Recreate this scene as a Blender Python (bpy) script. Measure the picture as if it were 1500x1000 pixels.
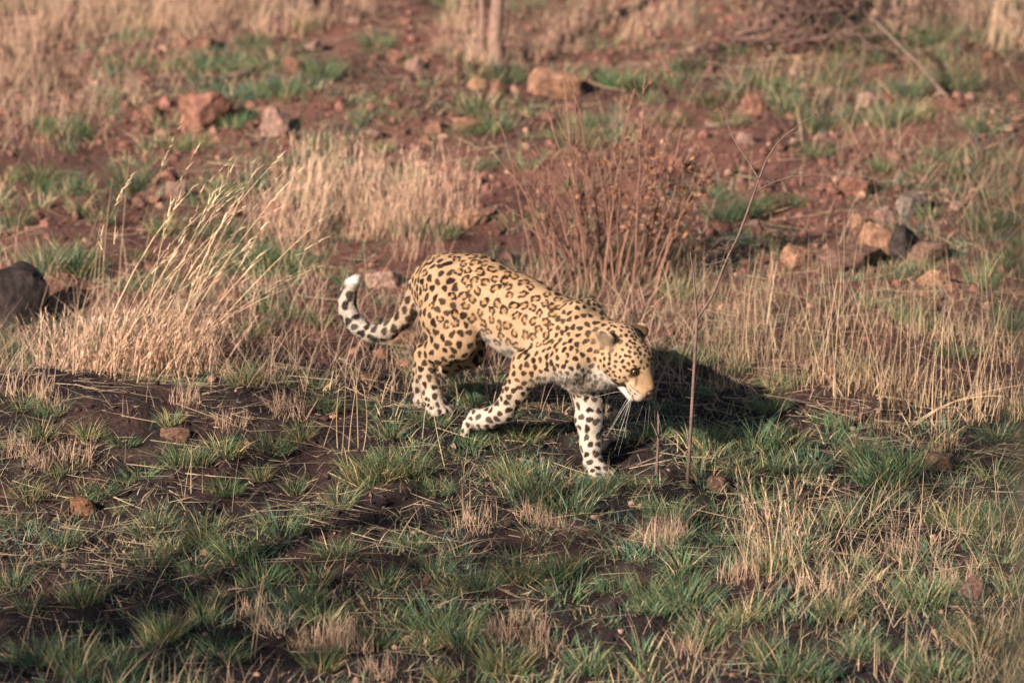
import bpy, math, random
import numpy as np
from mathutils import Vector, Matrix
from mathutils.kdtree import KDTree

rng = np.random.default_rng(7)
random.seed(7)
scene = bpy.context.scene
col = scene.collection
for o in list(bpy.data.objects):
    bpy.data.objects.remove(o, do_unlink=True)

# ------------------------------------------------------------------ camera, sky, sun, exposure
PW, PH = 1500.0, 1000.0          # photograph size, used to turn pixels into directions
FPX = 9960.0                     # focal length in photograph pixels (a long telephoto)
DIST = 24.0
DEP = math.radians(8.0)
AIM = np.array([0.024, 0.0, 0.30])
VF = np.array([0.0, math.cos(DEP), -math.sin(DEP)])
VR = np.array([1.0, 0.0, 0.0])
VU = np.cross(VR, VF)
CAM = AIM - VF * DIST
cam_data = bpy.data.cameras.new('camera')
cam = bpy.data.objects.new('camera', cam_data)
col.objects.link(cam)
cam.location = CAM
cam.rotation_euler = (math.pi / 2 - DEP, 0, 0)
cam_data.sensor_width = 36.0
cam_data.lens = 36.0 * FPX / PW
cam_data.clip_start = 0.1
cam_data.clip_end = 2000
cam_data.dof.use_dof = True
cam_data.dof.focus_distance = 23.5
cam_data.dof.aperture_fstop = 2.3
scene.camera = cam

SUN_AZ = np.array([-0.64, -0.77])          # horizontal direction towards the sun
SUN_AZ = SUN_AZ / np.linalg.norm(SUN_AZ)
SUN_EL = math.radians(23.0)
world = bpy.data.worlds.new('World')
scene.world = world
world.use_nodes = True
wn = world.node_tree
bg = wn.nodes['Background']
sky = wn.nodes.new('ShaderNodeTexSky')
sky.sky_type = 'NISHITA'
sky.sun_disc = False
sky.sun_elevation = SUN_EL
sky.sun_rotation = math.atan2(SUN_AZ[0], SUN_AZ[1])
wn.links.new(sky.outputs[0], bg.inputs[0])
bg.inputs[1].default_value = 0.052
sun_data = bpy.data.lights.new('sun', 'SUN')
sun_data.energy = 5.0
sun_data.angle = math.radians(0.55)
sun_data.color = (1.0, 0.83, 0.70)
sun = bpy.data.objects.new('sun', sun_data)
col.objects.link(sun)
to_sun = Vector((SUN_AZ[0] * math.cos(SUN_EL), SUN_AZ[1] * math.cos(SUN_EL), math.sin(SUN_EL)))
sun.rotation_euler = (-to_sun).to_track_quat('-Z', 'Y').to_euler()
sun.location = to_sun * 60
vs = scene.view_settings
vs.view_transform = 'Standard'
vs.look = 'None'
vs.exposure = 1.22
vs.gamma = 1.0
vs.use_curve_mapping = False

# ------------------------------------------------------------------ small tools
def unit(v):
    v = np.asarray(v, float)
    return v / (np.linalg.norm(v, axis=-1, keepdims=True) + 1e-12)

def hash3(ix, iy, iz, seed=0):
    h = (ix.astype(np.int64) * 374761393 + iy.astype(np.int64) * 668265263 + iz.astype(np.int64) * 2147483647 + seed * 974634777)
    h = (h ^ (h >> 13)) * 1274126177
    h = (h ^ (h >> 16)) & 0xFFFFFF
    return h / float(0xFFFFFF)

def vnoise(p, seed=0):
    """value noise in -1..1, p (N,3)"""
    p = np.asarray(p, float)
    i = np.floor(p).astype(np.int64)
    f = p - i
    f = f * f * (3 - 2 * f)
    r = 0
    for dx in (0, 1):
        for dy in (0, 1):
            for dz in (0, 1):
                w = (f[:, 0] if dx else 1 - f[:, 0]) * (f[:, 1] if dy else 1 - f[:, 1]) * (f[:, 2] if dz else 1 - f[:, 2])
                r = r + w * hash3(i[:, 0] + dx, i[:, 1] + dy, i[:, 2] + dz, seed)
    return r * 2 - 1

def fbm2(x, y, scale, octv=4, seed=0, gain=0.5):
    p = np.stack([np.ravel(x) * scale, np.ravel(y) * scale, np.full(np.size(x), 0.37)], 1)
    a, s, r = 1.0, 0.0, 0
    for k in range(octv):
        r = r + a * vnoise(p + 17.3 * k, seed + k)
        s += a
        a *= gain
        p = p * 2.03
    return (r / s).reshape(np.shape(x))

def sstep(a, b, x):
    t = np.clip((x - a) / (b - a), 0, 1)
    return t * t * (3 - 2 * t)

def mix3(a, b, t):
    t = np.asarray(t)[..., None]
    return np.asarray(a) * (1 - t) + np.asarray(b) * t

def mix3c(a, b, t):
    return a * (1 - t[:, None]) + b * t[:, None]

def make_mesh(name, verts, quads=None, tris=None, colors=None, smooth=False):
    me = bpy.data.meshes.new(name)
    verts = np.asarray(verts, np.float32)
    nq = 0 if quads is None else len(quads)
    nt = 0 if tris is None else len(tris)
    loops = []
    if nq: loops.append(np.asarray(quads, np.int32).ravel())
    if nt: loops.append(np.asarray(tris, np.int32).ravel())
    loops = np.concatenate(loops)
    me.vertices.add(len(verts))
    me.vertices.foreach_set('co', verts.ravel())
    me.loops.add(len(loops))
    me.loops.foreach_set('vertex_index', loops)
    starts = np.concatenate([np.arange(nq) * 4, nq * 4 + np.arange(nt) * 3]).astype(np.int32)
    me.polygons.add(nq + nt)
    me.polygons.foreach_set('loop_start', starts)
    me.update(calc_edges=True)
    me.polygons.foreach_set('use_smooth', np.full(nq + nt, bool(smooth)))
    if colors is not None:
        at = me.color_attributes.new('Col', 'FLOAT_COLOR', 'POINT')
        c = np.ones((len(verts), 4), np.float32)
        c[:, :3] = colors
        at.data.foreach_set('color', c.ravel())
    me.validate()
    return me

def obj(name, me, mat, parent=None, label=None, cat=None, group=None, kind=None):
    o = bpy.data.objects.new(name, me)
    col.objects.link(o)
    if me is not None and mat is not None and not me.materials:
        me.materials.append(mat)
    if parent is not None: o.parent = parent
    tag(o, label, cat, group, kind)
    return o

def tag(o, label=None, cat=None, group=None, kind=None):
    if label: o['label'] = label
    if cat: o['category'] = cat
    if group: o['group'] = group
    if kind: o['kind'] = kind
    return o

def empty(name, loc, label, cat, group=None, rz=0.0):
    o = bpy.data.objects.new(name, None)
    o.empty_display_size = 0.05
    col.objects.link(o)
    o.location = loc
    o.rotation_euler = (0, 0, rz)
    return tag(o, label, cat, group)

# ------------------------------------------------------------------ materials
def principled(name, rough=0.8, spec=0.3):
    m = bpy.data.materials.new(name)
    m.use_nodes = True
    b = m.node_tree.nodes['Principled BSDF']
    b.inputs['Roughness'].default_value = rough
    b.inputs['Specular IOR Level'].default_value = spec
    return m, m.node_tree, b

def mat_vcol(name, rough=0.8, spec=0.2, translucent=0.0, nscale=0.0, namp=0.0, objrand=0.0, bump=0.0, bscale=80):
    m, nt, b = principled(name, rough, spec)
    at = nt.nodes.new('ShaderNodeAttribute'); at.attribute_name = 'Col'
    out = at.outputs['Color']
    if nscale > 0:
        tc = nt.nodes.new('ShaderNodeTexCoord')
        nz = nt.nodes.new('ShaderNodeTexNoise'); nz.inputs['Scale'].default_value = nscale; nz.inputs['Detail'].default_value = 6
        nt.links.new(tc.outputs['Object'], nz.inputs['Vector'])
        mr = nt.nodes.new('ShaderNodeMapRange')
        mr.inputs['From Min'].default_value = 0.3; mr.inputs['From Max'].default_value = 0.7
        mr.inputs['To Min'].default_value = 1 - namp; mr.inputs['To Max'].default_value = 1 + namp
        nt.links.new(nz.outputs['Fac'], mr.inputs['Value'])
        mx = nt.nodes.new('ShaderNodeVectorMath'); mx.operation = 'SCALE'
        nt.links.new(out, mx.inputs[0]); nt.links.new(mr.outputs[0], mx.inputs['Scale'])
        out = mx.outputs[0]
    if objrand > 0:
        oi = nt.nodes.new('ShaderNodeObjectInfo')
        hs = nt.nodes.new('ShaderNodeHueSaturation')
        m1 = nt.nodes.new('ShaderNodeMapRange'); m1.inputs['To Min'].default_value = 1 - objrand; m1.inputs['To Max'].default_value = 1 + objrand
        m2 = nt.nodes.new('ShaderNodeMapRange'); m2.inputs['To Min'].default_value = 0.5 - objrand * 0.05; m2.inputs['To Max'].default_value = 0.5 + objrand * 0.05
        nt.links.new(oi.outputs['Random'], m1.inputs['Value']); nt.links.new(oi.outputs['Random'], m2.inputs['Value'])
        nt.links.new(m1.outputs[0], hs.inputs['Value']); nt.links.new(m2.outputs[0], hs.inputs['Hue'])
        nt.links.new(out, hs.inputs['Color']); out = hs.outputs[0]
    nt.links.new(out, b.inputs['Base Color'])
    if bump > 0:
        tc2 = nt.nodes.new('ShaderNodeTexCoord')
        n2 = nt.nodes.new('ShaderNodeTexNoise'); n2.inputs['Scale'].default_value = bscale; n2.inputs['Detail'].default_value = 8
        nt.links.new(tc2.outputs['Object'], n2.inputs['Vector'])
        bp = nt.nodes.new('ShaderNodeBump'); bp.inputs['Strength'].default_value = bump; bp.inputs['Distance'].default_value = 0.01
        nt.links.new(n2.outputs['Fac'], bp.inputs['Height']); nt.links.new(bp.outputs[0], b.inputs['Normal'])
    if translucent > 0:
        tr = nt.nodes.new('ShaderNodeBsdfTranslucent')
        nt.links.new(out, tr.inputs['Color'])
        ms = nt.nodes.new('ShaderNodeMixShader'); ms.inputs[0].default_value = translucent
        nt.links.new(b.outputs[0], ms.inputs[1]); nt.links.new(tr.outputs[0], ms.inputs[2])
        nt.links.new(ms.outputs[0], nt.nodes['Material Output'].inputs['Surface'])
    return m

M_soil = mat_vcol('red_soil', 0.95, 0.1, nscale=45, namp=0.35, bump=1.0, bscale=70)
M_rock = mat_vcol('weathered_rock', 0.9, 0.15, nscale=5, namp=0.55, objrand=0.08, bump=0.5, bscale=60)
M_green = mat_vcol('green_grass', 0.55, 0.25, translucent=0.35, objrand=0.22)
M_dry = mat_vcol('dry_grass', 0.75, 0.2, translucent=0.38, objrand=0.15)
M_bark = mat_vcol('bark', 0.9, 0.1, nscale=60, namp=0.3)
M_body = mat_vcol('leopard_coat', 0.85, 0.05)
M_fur = mat_vcol('leopard_fur', 0.85, 0.04, translucent=0.10)

# ------------------------------------------------------------------ photograph pixel -> direction, leopard frame
def ray(px, py):
    px = np.asarray(px, float); py = np.asarray(py, float)
    d = VF + VR * ((px - PW / 2) / FPX)[..., None] + VU * ((PH / 2 - py) / FPX)[..., None]
    return d

YAW = math.radians(38.0)
LF = np.array([math.cos(YAW), -math.sin(YAW), 0.0])     # leopard forward
LL = np.array([math.sin(YAW), math.cos(YAW), 0.0])      # leopard left
def LP(px, py, l):
    """point of the leopard (forward, left, up) seen at a pixel, on the vertical plane 'l' metres left of its midline"""
    d = ray(np.array(px), np.array(py))
    t = (l - LL @ CAM) / (LL @ d)
    w = CAM + d * t
    return np.array([LF @ w, l, w[2]])
def L2W(p):
    p = np.asarray(p)
    return p[..., 0:1] * LF + p[..., 1:2] * LL + p[..., 2:3] * np.array([0, 0, 1.0])
KPX = FPX / DIST

# ------------------------------------------------------------------ the leopard's shape: blended tapered limbs on a grid
PR = []      # a, b, ra, rb, k, ls, group, flow
def prim(a, b, ra, rb, g, k=0.03, ls=1.0, flow=None):
    a = np.asarray(a, float); b = np.asarray(b, float)
    if flow is None:
        d = b - a
        flow = d / np.linalg.norm(d) if np.linalg.norm(d) > 1e-6 else np.array([-1.0, 0, 0])
    PR.append((a, b, ra, rb, k, ls, g, np.asarray(flow, float)))
def chain(pts, g, k=0.03, ls=1.0, flow=None):
    q = [(LP(x, y, l), r / KPX) for x, y, l, r in pts]
    for (a, ra), (b, rb) in zip(q[:-1], q[1:]):
        prim(a, b, ra, rb, g, k, ls, flow)
    return [p for p, _ in q]
BACK = (-0.95, 0, -0.3)
# trunk (l = 0), narrower than deep
chain([(644, 424, 0, 47), (668, 426, 0, 50), (708, 436, 0, 54), (765, 466, 0, 56), (822, 497, 0, 58), (856, 512, 0, 53)], 'torso', 0.03, 0.77, BACK)
chain([(646, 393, 0, 19), (700, 394, 0, 18), (760, 423, 0, 17), (812, 449, 0, 17)], 'torso', 0.03, 1.0, BACK)     # the ridge of the spine
# shoulders
for s in (-1, 1):
    top = LP(853, 454, 0) + np.array([0, s * 0.036, 0.0])
    pt = LP(862, 524, 0) + np.array([0, s * 0.082, 0.0])
    prim(top, pt, 0.038, 0.064, 'shoulder', 0.032, 1.0, (-0.4, 0, -0.9))
# near (right) foreleg: pushing off, paw trailing
chain([(842, 524, -0.088, 27), (775, 537, -0.10, 26)], 'shoulder', 0.035, 0.85, (-0.5, 0, -0.85))
rf = chain([(777, 537, -0.10, 25), (757, 570, -0.10, 18.5), (738, 602, -0.098, 15.5)], 'fore', 0.025, 0.9)
chain([(738, 602, -0.098, 15.5), (716, 613, -0.098, 14.5), (700, 614, -0.098, 16)], 'fore', 0.018, 1.0)
pw = LP(696, 618, -0.098)
for i, yy in enumerate((-0.034, -0.012, 0.012, 0.034)):
    prim(pw + (0.0, yy, 0.0), pw + (-0.022 + abs(yy) * 0.3, yy * 1.15, -0.034), 0.022, 0.0185, 'paw', 0.008)
# far (left) foreleg: straight, reaching down the bank
chain([(866, 540, 0.075, 30), (864, 572, 0.062, 24), (864, 615, 0.055, 19.5), (866, 650, 0.052, 14.5), (868, 678, 0.050, 12.5)], 'fore', 0.03, 0.95)
lfp = LP(872, 687, 0.05)
prim(LP(868, 676, 0.05), lfp + (0.025, 0, -0.006), 0.031, 0.030, 'fore', 0.02)
for i, yy in enumerate((-0.036, -0.013, 0.013, 0.036)):
    prim(lfp + (0.02, yy * 0.9, -0.006), lfp + (0.062 - abs(yy) * 0.5, yy * 1.15, -0.020), 0.0235, 0.0195, 'paw', 0.008)
# near (right) hind leg
chain([(648, 424, -0.055, 42), (655, 462, -0.085, 40), (672, 496, -0.10, 29)], 'thigh', 0.035, 0.8, (-0.1, 0, -1))
chain([(672, 496, -0.10, 28), (648, 511, -0.10, 22), (620, 520, -0.10, 13)], 'thigh', 0.03, 0.85, (-0.6, 0, -0.8))
chain([(617, 514, -0.10, 11), (624, 545, -0.10, 13.5), (633, 578, -0.10, 14)], 'hind', 0.02, 0.9)
rhp = LP(634, 594, -0.10)
prim(LP(633, 580, -0.10), rhp + (0.02, 0, 0), 0.034, 0.030, 'hind', 0.02)
for yy in (-0.034, -0.012, 0.012, 0.034):
    prim(rhp + (0.02, yy * 0.9, -0.004), rhp + (0.062 - abs(yy) * 0.5, yy * 1.15, -0.018), 0.0235, 0.0195, 'paw', 0.008)
# far (left) hind leg
chain([(660, 440, 0.055, 40), (675, 480, 0.085, 36), (686, 512, 0.085, 25)], 'thigh', 0.035, 0.8, (-0.1, 0, -1))
chain([(686, 514, 0.085, 24), (655, 530, 0.085, 18), (620, 540, 0.085, 12)], 'thigh', 0.03, 0.85, (-0.6, 0, -0.8))
chain([(615, 535, 0.085, 10.5), (617, 565, 0.085, 12.5), (619, 586, 0.085, 13)], 'hind', 0.02, 0.9)
lhp = LP(618, 600, 0.085)
prim(LP(619, 586, 0.085), lhp + (0.02, 0, 0), 0.032, 0.029, 'hind', 0.02)
for yy in (-0.033, -0.011, 0.011, 0.033):
    prim(lhp + (0.02, yy * 0.9, -0.004), lhp + (0.058 - abs(yy) * 0.5, yy * 1.15, -0.018), 0.022, 0.0185, 'paw', 0.008)
# tail
chain([(628, 405, 0, 20), (614, 421, 0, 16.5), (606, 444, -0.01, 14.5), (591, 468, -0.02, 13), (570, 484, -0.03, 12.5), (545, 489, -0.04, 12.5),
       (523, 478, -0.05, 13), (510, 456, -0.05, 13), (508, 434, -0.05, 12.5), (514, 418, -0.05, 10.5), (521, 410, -0.05, 8)], 'tail', 0.012)
# neck
NK = chain([(848, 497, 0, 48), (876, 511, 0, 41), (897, 523, 0.0, 34)], 'neck', 0.04, 0.86, (-0.9, 0, -0.4))
chain([(850, 535, 0, 36), (885, 540, 0, 27)], 'neck', 0.04, 0.95, (-0.5, 0, -0.9))
# head frame
HP = math.radians(44)
HYAW = math.radians(-6.0)
hF = np.array([math.cos(HP) * math.cos(HYAW), math.cos(HP) * math.sin(HYAW), -math.sin(HP)])
hL = np.array([-math.sin(HYAW), math.cos(HYAW), 0.0])
hU = np.cross(hF, hL)
if hU[2] < 0: hU = -hU
HS = 1.14
HC = LP(954, 576, -0.01) - HS * (hF * 0.146 - hU * 0.006)
def HD(x, y, z):
    return HC + HS * (hF * x + hL * y + hU * z)
HB = -hF * 0.9 + np.array([0, 0, 0.0])
def hp(a, b, ra, rb, k=0.015, ls=1.0, g='head', flow=None):
    prim(HD(*a), HD(*b), ra * HS, rb * HS, g, k, ls, HB if flow is None else flow)
hp((-0.045, 0, 0.004), (0.025, 0, 0.006), 0.066, 0.062, 0.03)
for s in (-1, 1):
    hp((0.0, s * 0.040, -0.022), (0.045, s * 0.034, -0.026), 0.043, 0.031, 0.025)
    hp((-0.03, s * 0.035, -0.05), (0.03, s * 0.028, -0.055), 0.034, 0.028, 0.025)
    hp((0.052, s * 0.026, 0.036), (0.03, s * 0.034, 0.046), 0.018, 0.018, 0.02)       # brow
    hp((0.100, s * 0.019, -0.032), (0.124, s * 0.016, -0.036), 0.025, 0.0225, 0.010, g='muzzle')  # whisker pads
hp((0.04, 0, -0.008), (0.110, 0, -0.018), 0.045, 0.026, 0.02)
hp((0.035, 0, 0.034), (0.126, 0, 0.004), 0.030, 0.0165, 0.02)                          # bridge of the nose
hp((0.134, 0, -0.004), (0.138, 0, -0.012), 0.0145, 0.012, 0.010, g='muzzle')
hp((0.0, 0, -0.068), (0.100, 0, -0.069), 0.030, 0.020, 0.008, g='chin')               # lower jaw
SUB = []                                                                              # carved out: eye sockets, ear cups
for s in (-1, 1):
    SUB.append((HD(0.083, s * 0.042, 0.018), 0.012, 0.010))
    SUB.append((HD(0.152, s * 0.009, -0.010), 0.005, 0.004))
# ears: rounded leaves, cups turned outwards
EARN = []
for s in (-1, 1):
    e0 = HD(-0.048, s * 0.062, 0.018)
    up = unit(hU * 0.66 + hL * s * 0.55 - hF * 0.50)
    face = unit(hL * s * 0.95 + hF * 0.05 + hU * 0.0)
    face = unit(face - up * (face @ up))
    side = np.cross(up, face)
    for j in np.linspace(-2, 2, 9):
        a = j * 0.30
        dr = unit(up * math.cos(a) + side * math.sin(a))
        prim(e0 + side * j * 0.010, e0 + side * j * 0.007 + dr * (0.051 - 0.0045 * j * j), 0.012, 0.0085, 'ear', 0.006, 1.0, up)
    SUB.append((e0 + up * 0.036 + face * 0.020, 0.023, 0.006))
    EARN.append((e0, up, face))

def prim_dist(pts, P):
    a, b, ra, rb, k, ls, g, fl = P
    q = pts - a
    d = b - a
    if ls != 1.0:
        sc = np.array([1, 1 / ls, 1])
        q = q * sc; d = d * sc
    dd = float(d @ d)
    t = np.clip((q @ d) / dd, 0, 1) if dd > 1e-12 else np.zeros(len(q))
    return (np.linalg.norm(q - t[:, None] * d, axis=1) - (ra + (rb - ra) * t)) * (0.5 + 0.5 * ls)

VX = 0.0042
lo = np.array([min((p[0] - p[2])[i] for p in PR) for i in range(3)])
lo = np.min([np.minimum(p[0], p[1]) - max(p[2], p[3]) for p in PR], axis=0) - 0.03
hi = np.max([np.maximum(p[0], p[1]) + max(p[2], p[3]) for p in PR], axis=0) + 0.03
NG = np.ceil((hi - lo) / VX).astype(int) + 1
F = np.full(NG, 0.2, np.float32)
def block(bl, bh):
    i0 = np.clip(np.floor((bl - lo) / VX).astype(int), 0, NG - 1)
    i1 = np.clip(np.ceil((bh - lo) / VX).astype(int) + 1, 1, NG)
    gx, gy, gz = np.meshgrid(*[lo[i] + VX * np.arange(i0[i], i1[i]) for i in range(3)], indexing='ij')
    return tuple(slice(i0[i], i1[i]) for i in range(3)), np.stack([gx.ravel(), gy.ravel(), gz.ravel()], 1), gx.shape
for P in PR:
    m = max(P[2], P[3]) + P[4] + 0.03
    sl, pts, sh = block(np.minimum(P[0], P[1]) - m, np.maximum(P[0], P[1]) + m)
    d = prim_dist(pts, P).reshape(sh)
    A = F[sl]
    k = P[4]
    h = np.maximum(k - np.abs(A - d), 0) / k
    F[sl] = np.minimum(A, d) - h * h * k * 0.25
for c, r, k in SUB:
    sl, pts, sh = block(c - r - k - 0.01, c + r + k + 0.01)
    d = -(np.linalg.norm(pts - c, axis=1) - r).reshape(sh)
    A = F[sl]
    h = np.maximum(k - np.abs(A - d), 0) / k
    F[sl] = np.maximum(A, d) + h * h * k * 0.25

def surface_nets(F, lo, vx):
    S = F < 0
    n = np.array(F.shape)
    c = [S[i:n[0] - 1 + i, j:n[1] - 1 + j, l:n[2] - 1 + l] for i in (0, 1) for j in (0, 1) for l in (0, 1)]
    cnt = np.zeros(n - 1, np.int8)
    for x in c: cnt += x
    act = (cnt > 0) & (cnt < 8)
    ids = np.full(n - 1, -1, np.int64)
    ids[act] = np.arange(act.sum())
    ai = np.argwhere(act)
    acc = np.zeros((len(ai), 3)); num = np.zeros(len(ai))
    offs = [np.array([i, j, l]) for i in (0, 1) for j in (0, 1) for l in (0, 1)]
    for ax in range(3):
        e = np.zeros(3, int); e[ax] = 1
        for o_ in offs:
            if o_[ax]: continue
            p0 = ai + o_; p1 = p0 + e
            f0 = F[p0[:, 0], p0[:, 1], p0[:, 2]].astype(float); f1 = F[p1[:, 0], p1[:, 1], p1[:, 2]].astype(float)
            cr = (f0 < 0) != (f1 < 0)
            t = np.where(cr, f0 / np.where(cr, f0 - f1, 1), 0)
            acc += np.where(cr[:, None], o_ + t[:, None] * e, 0)
            num += cr
    V = lo + vx * (ai + acc / num[:, None])
    Q = []
    for ax in range(3):
        e = np.zeros(3, int); e[ax] = 1
        sl0 = [slice(0, n[i] - e[i]) for i in range(3)]; sl1 = [slice(e[i], n[i]) for i in range(3)]
        a = S[tuple(sl0)]; b = S[tuple(sl1)]
        for flip, cond in ((0, a & ~b), (1, ~a & b)):
            p = np.argwhere(cond)
            u, v = [i for i in range(3) if i != ax]
            ok = (p[:, u] > 0) & (p[:, v] > 0) & (p[:, u] < n[u] - 1) & (p[:, v] < n[v] - 1)
            p = p[ok]
            eu = np.zeros(3, int); eu[u] = 1
            ev = np.zeros(3, int); ev[v] = 1
            g = lambda q: ids[q[:, 0], q[:, 1], q[:, 2]]
            quad = np.stack([g(p - eu - ev), g(p - ev), g(p), g(p - eu)], 1)
            if (ax == 1) != bool(flip): quad = quad[:, ::-1]
            Q.append(quad)
    return V, np.concatenate(Q)
BV, BQ = surface_nets(F, lo, VX)
def smooth_mesh(V, Q, it, lam=0.5):
    e = np.concatenate([Q[:, [0, 1]], Q[:, [1, 2]], Q[:, [2, 3]], Q[:, [3, 0]]])
    for _ in range(it):
        s = np.zeros_like(V); n = np.zeros(len(V))
        for c_ in range(3):
            s[:, c_] = np.bincount(e[:, 0], V[e[:, 1], c_], len(V)) + np.bincount(e[:, 1], V[e[:, 0], c_], len(V))
        n = np.bincount(e[:, 0], minlength=len(V)) + np.bincount(e[:, 1], minlength=len(V))
        V = V + lam * (s / n[:, None] - V)
    return V
BV = smooth_mesh(BV, BQ, 3)
def vert_normals(V, Q):
    fn = np.cross(V[Q[:, 2]] - V[Q[:, 0]], V[Q[:, 3]] - V[Q[:, 1]])
    N = np.zeros_like(V)
    for i in range(4):
        for c_ in range(3):
            N[:, c_] += np.bincount(Q[:, i], fn[:, c_], len(V))
    return unit(N), fn
BN, BFN = vert_normals(BV, BQ)
# outward check
if np.mean(np.einsum('ij,ij->i', BN, BV - BV.mean(0))) < 0:
    BQ = BQ[:, ::-1].copy()
    BN, BFN = -BN, -BFN

GROUPS = ['torso', 'shoulder', 'fore', 'thigh', 'hind', 'paw', 'tail', 'neck', 'head', 'muzzle', 'chin', 'ear']
GI = {g: i for i, g in enumerate(GROUPS)}
def group_weights(pts, soft=0.010):
    D = np.full((len(pts), len(GROUPS)), 0.5)
    fl = np.zeros((len(pts), 3)); fw = np.zeros(len(pts))
    for P in PR:
        d = prim_dist(pts, P)
        g = GI[P[6]]
        D[:, g] = np.minimum(D[:, g], d)
        w = np.exp(-np.clip(d, -0.05, 0.3) / 0.012)
        fl += w[:, None] * P[7]; fw += w
    W = np.exp(-(D - D.min(1, keepdims=True)) / soft)
    W /= W.sum(1, keepdims=True)
    return W, fl / fw[:, None]
BW, BFL = group_weights(BV)

# coat markings: seeds spread over the skin, close on the face, wide on the flank
SPC = np.array([0.0345, 0.0215, 0.0275, 0.0290, 0.0255, 0.020, 0.032, 0.0200, 0.0155, 0.016, 0.020, 0.05])
order = rng.permutation(len(BV))
spac = BW @ SPC
hd = (BV - HC)
hx, hy, hz = hd @ hF, hd @ hL, hd @ hU
seeds = []
cells = {}
CS = 0.05
for i in order[:70000]:
    p = BV[i]; s = spac[i] * (0.96 + 0.10 * rng.random())
    key = tuple(np.floor(p / CS).astype(int))
    ok = True
    for dx in (-1, 0, 1):
        for dy in (-1, 0, 1):
            for dz in (-1, 0, 1):
                for j in cells.get((key[0] + dx, key[1] + dy, key[2] + dz), ()):
                    q = BV[seeds[j]] - p
                    if q @ q < s * s:
                        ok = False; break
                if not ok: break
            if not ok: break
        if not ok: break
    if ok:
        cells.setdefault(key, []).append(len(seeds)); seeds.append(i)
seeds = np.array(seeds)
SP, SN, SW = BV[seeds], BN[seeds], BW[seeds]
SFL = BFL[seeds]
ST1 = unit(SFL - SN * np.einsum('ij,ij->i', SFL, SN)[:, None])
ST2 = np.cross(SN, ST1)
SS = spac[seeds]
NS = len(seeds)
bodyness = SW[:, GI['torso']] + 0.25 * SW[:, GI['shoulder']]
ros = (bodyness > 0.5) & (SP[:, 0] > -0.30) & (SP[:, 0] < 0.40) & (SN[:, 2] > -0.55)
ros &= (np.abs(SP[:, 1]) > 0.022) | (SN[:, 2] < 0.6)
ros |= (SW[:, GI['thigh']] > 0.5) & (SP[:, 2] > 0.36) & (rng.random(NS) < 0.2)
srad = np.where(ros, 0.40, 0.42) * SS * rng.uniform(0.88, 1.12, NS)
srad *= 1 + 0.12 * SW[:, GI['tail']] + 0.04 * SW[:, GI['thigh']] + 0.04 * SW[:, GI['hind']] + 0.03 * SW[:, GI['fore']]
selong = rng.uniform(0.9, 1.22, NS)
sphase = rng.uniform(0, 6.283, NS)
sgap = rng.uniform(0, 6.283, NS)
sn = rng.integers(3, 6, NS)
sdark = rng.uniform(0.88, 1.0, NS)
kd = KDTree(NS)
for i, p in enumerate(SP): kd.insert(p, i)
kd.balance()

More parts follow.
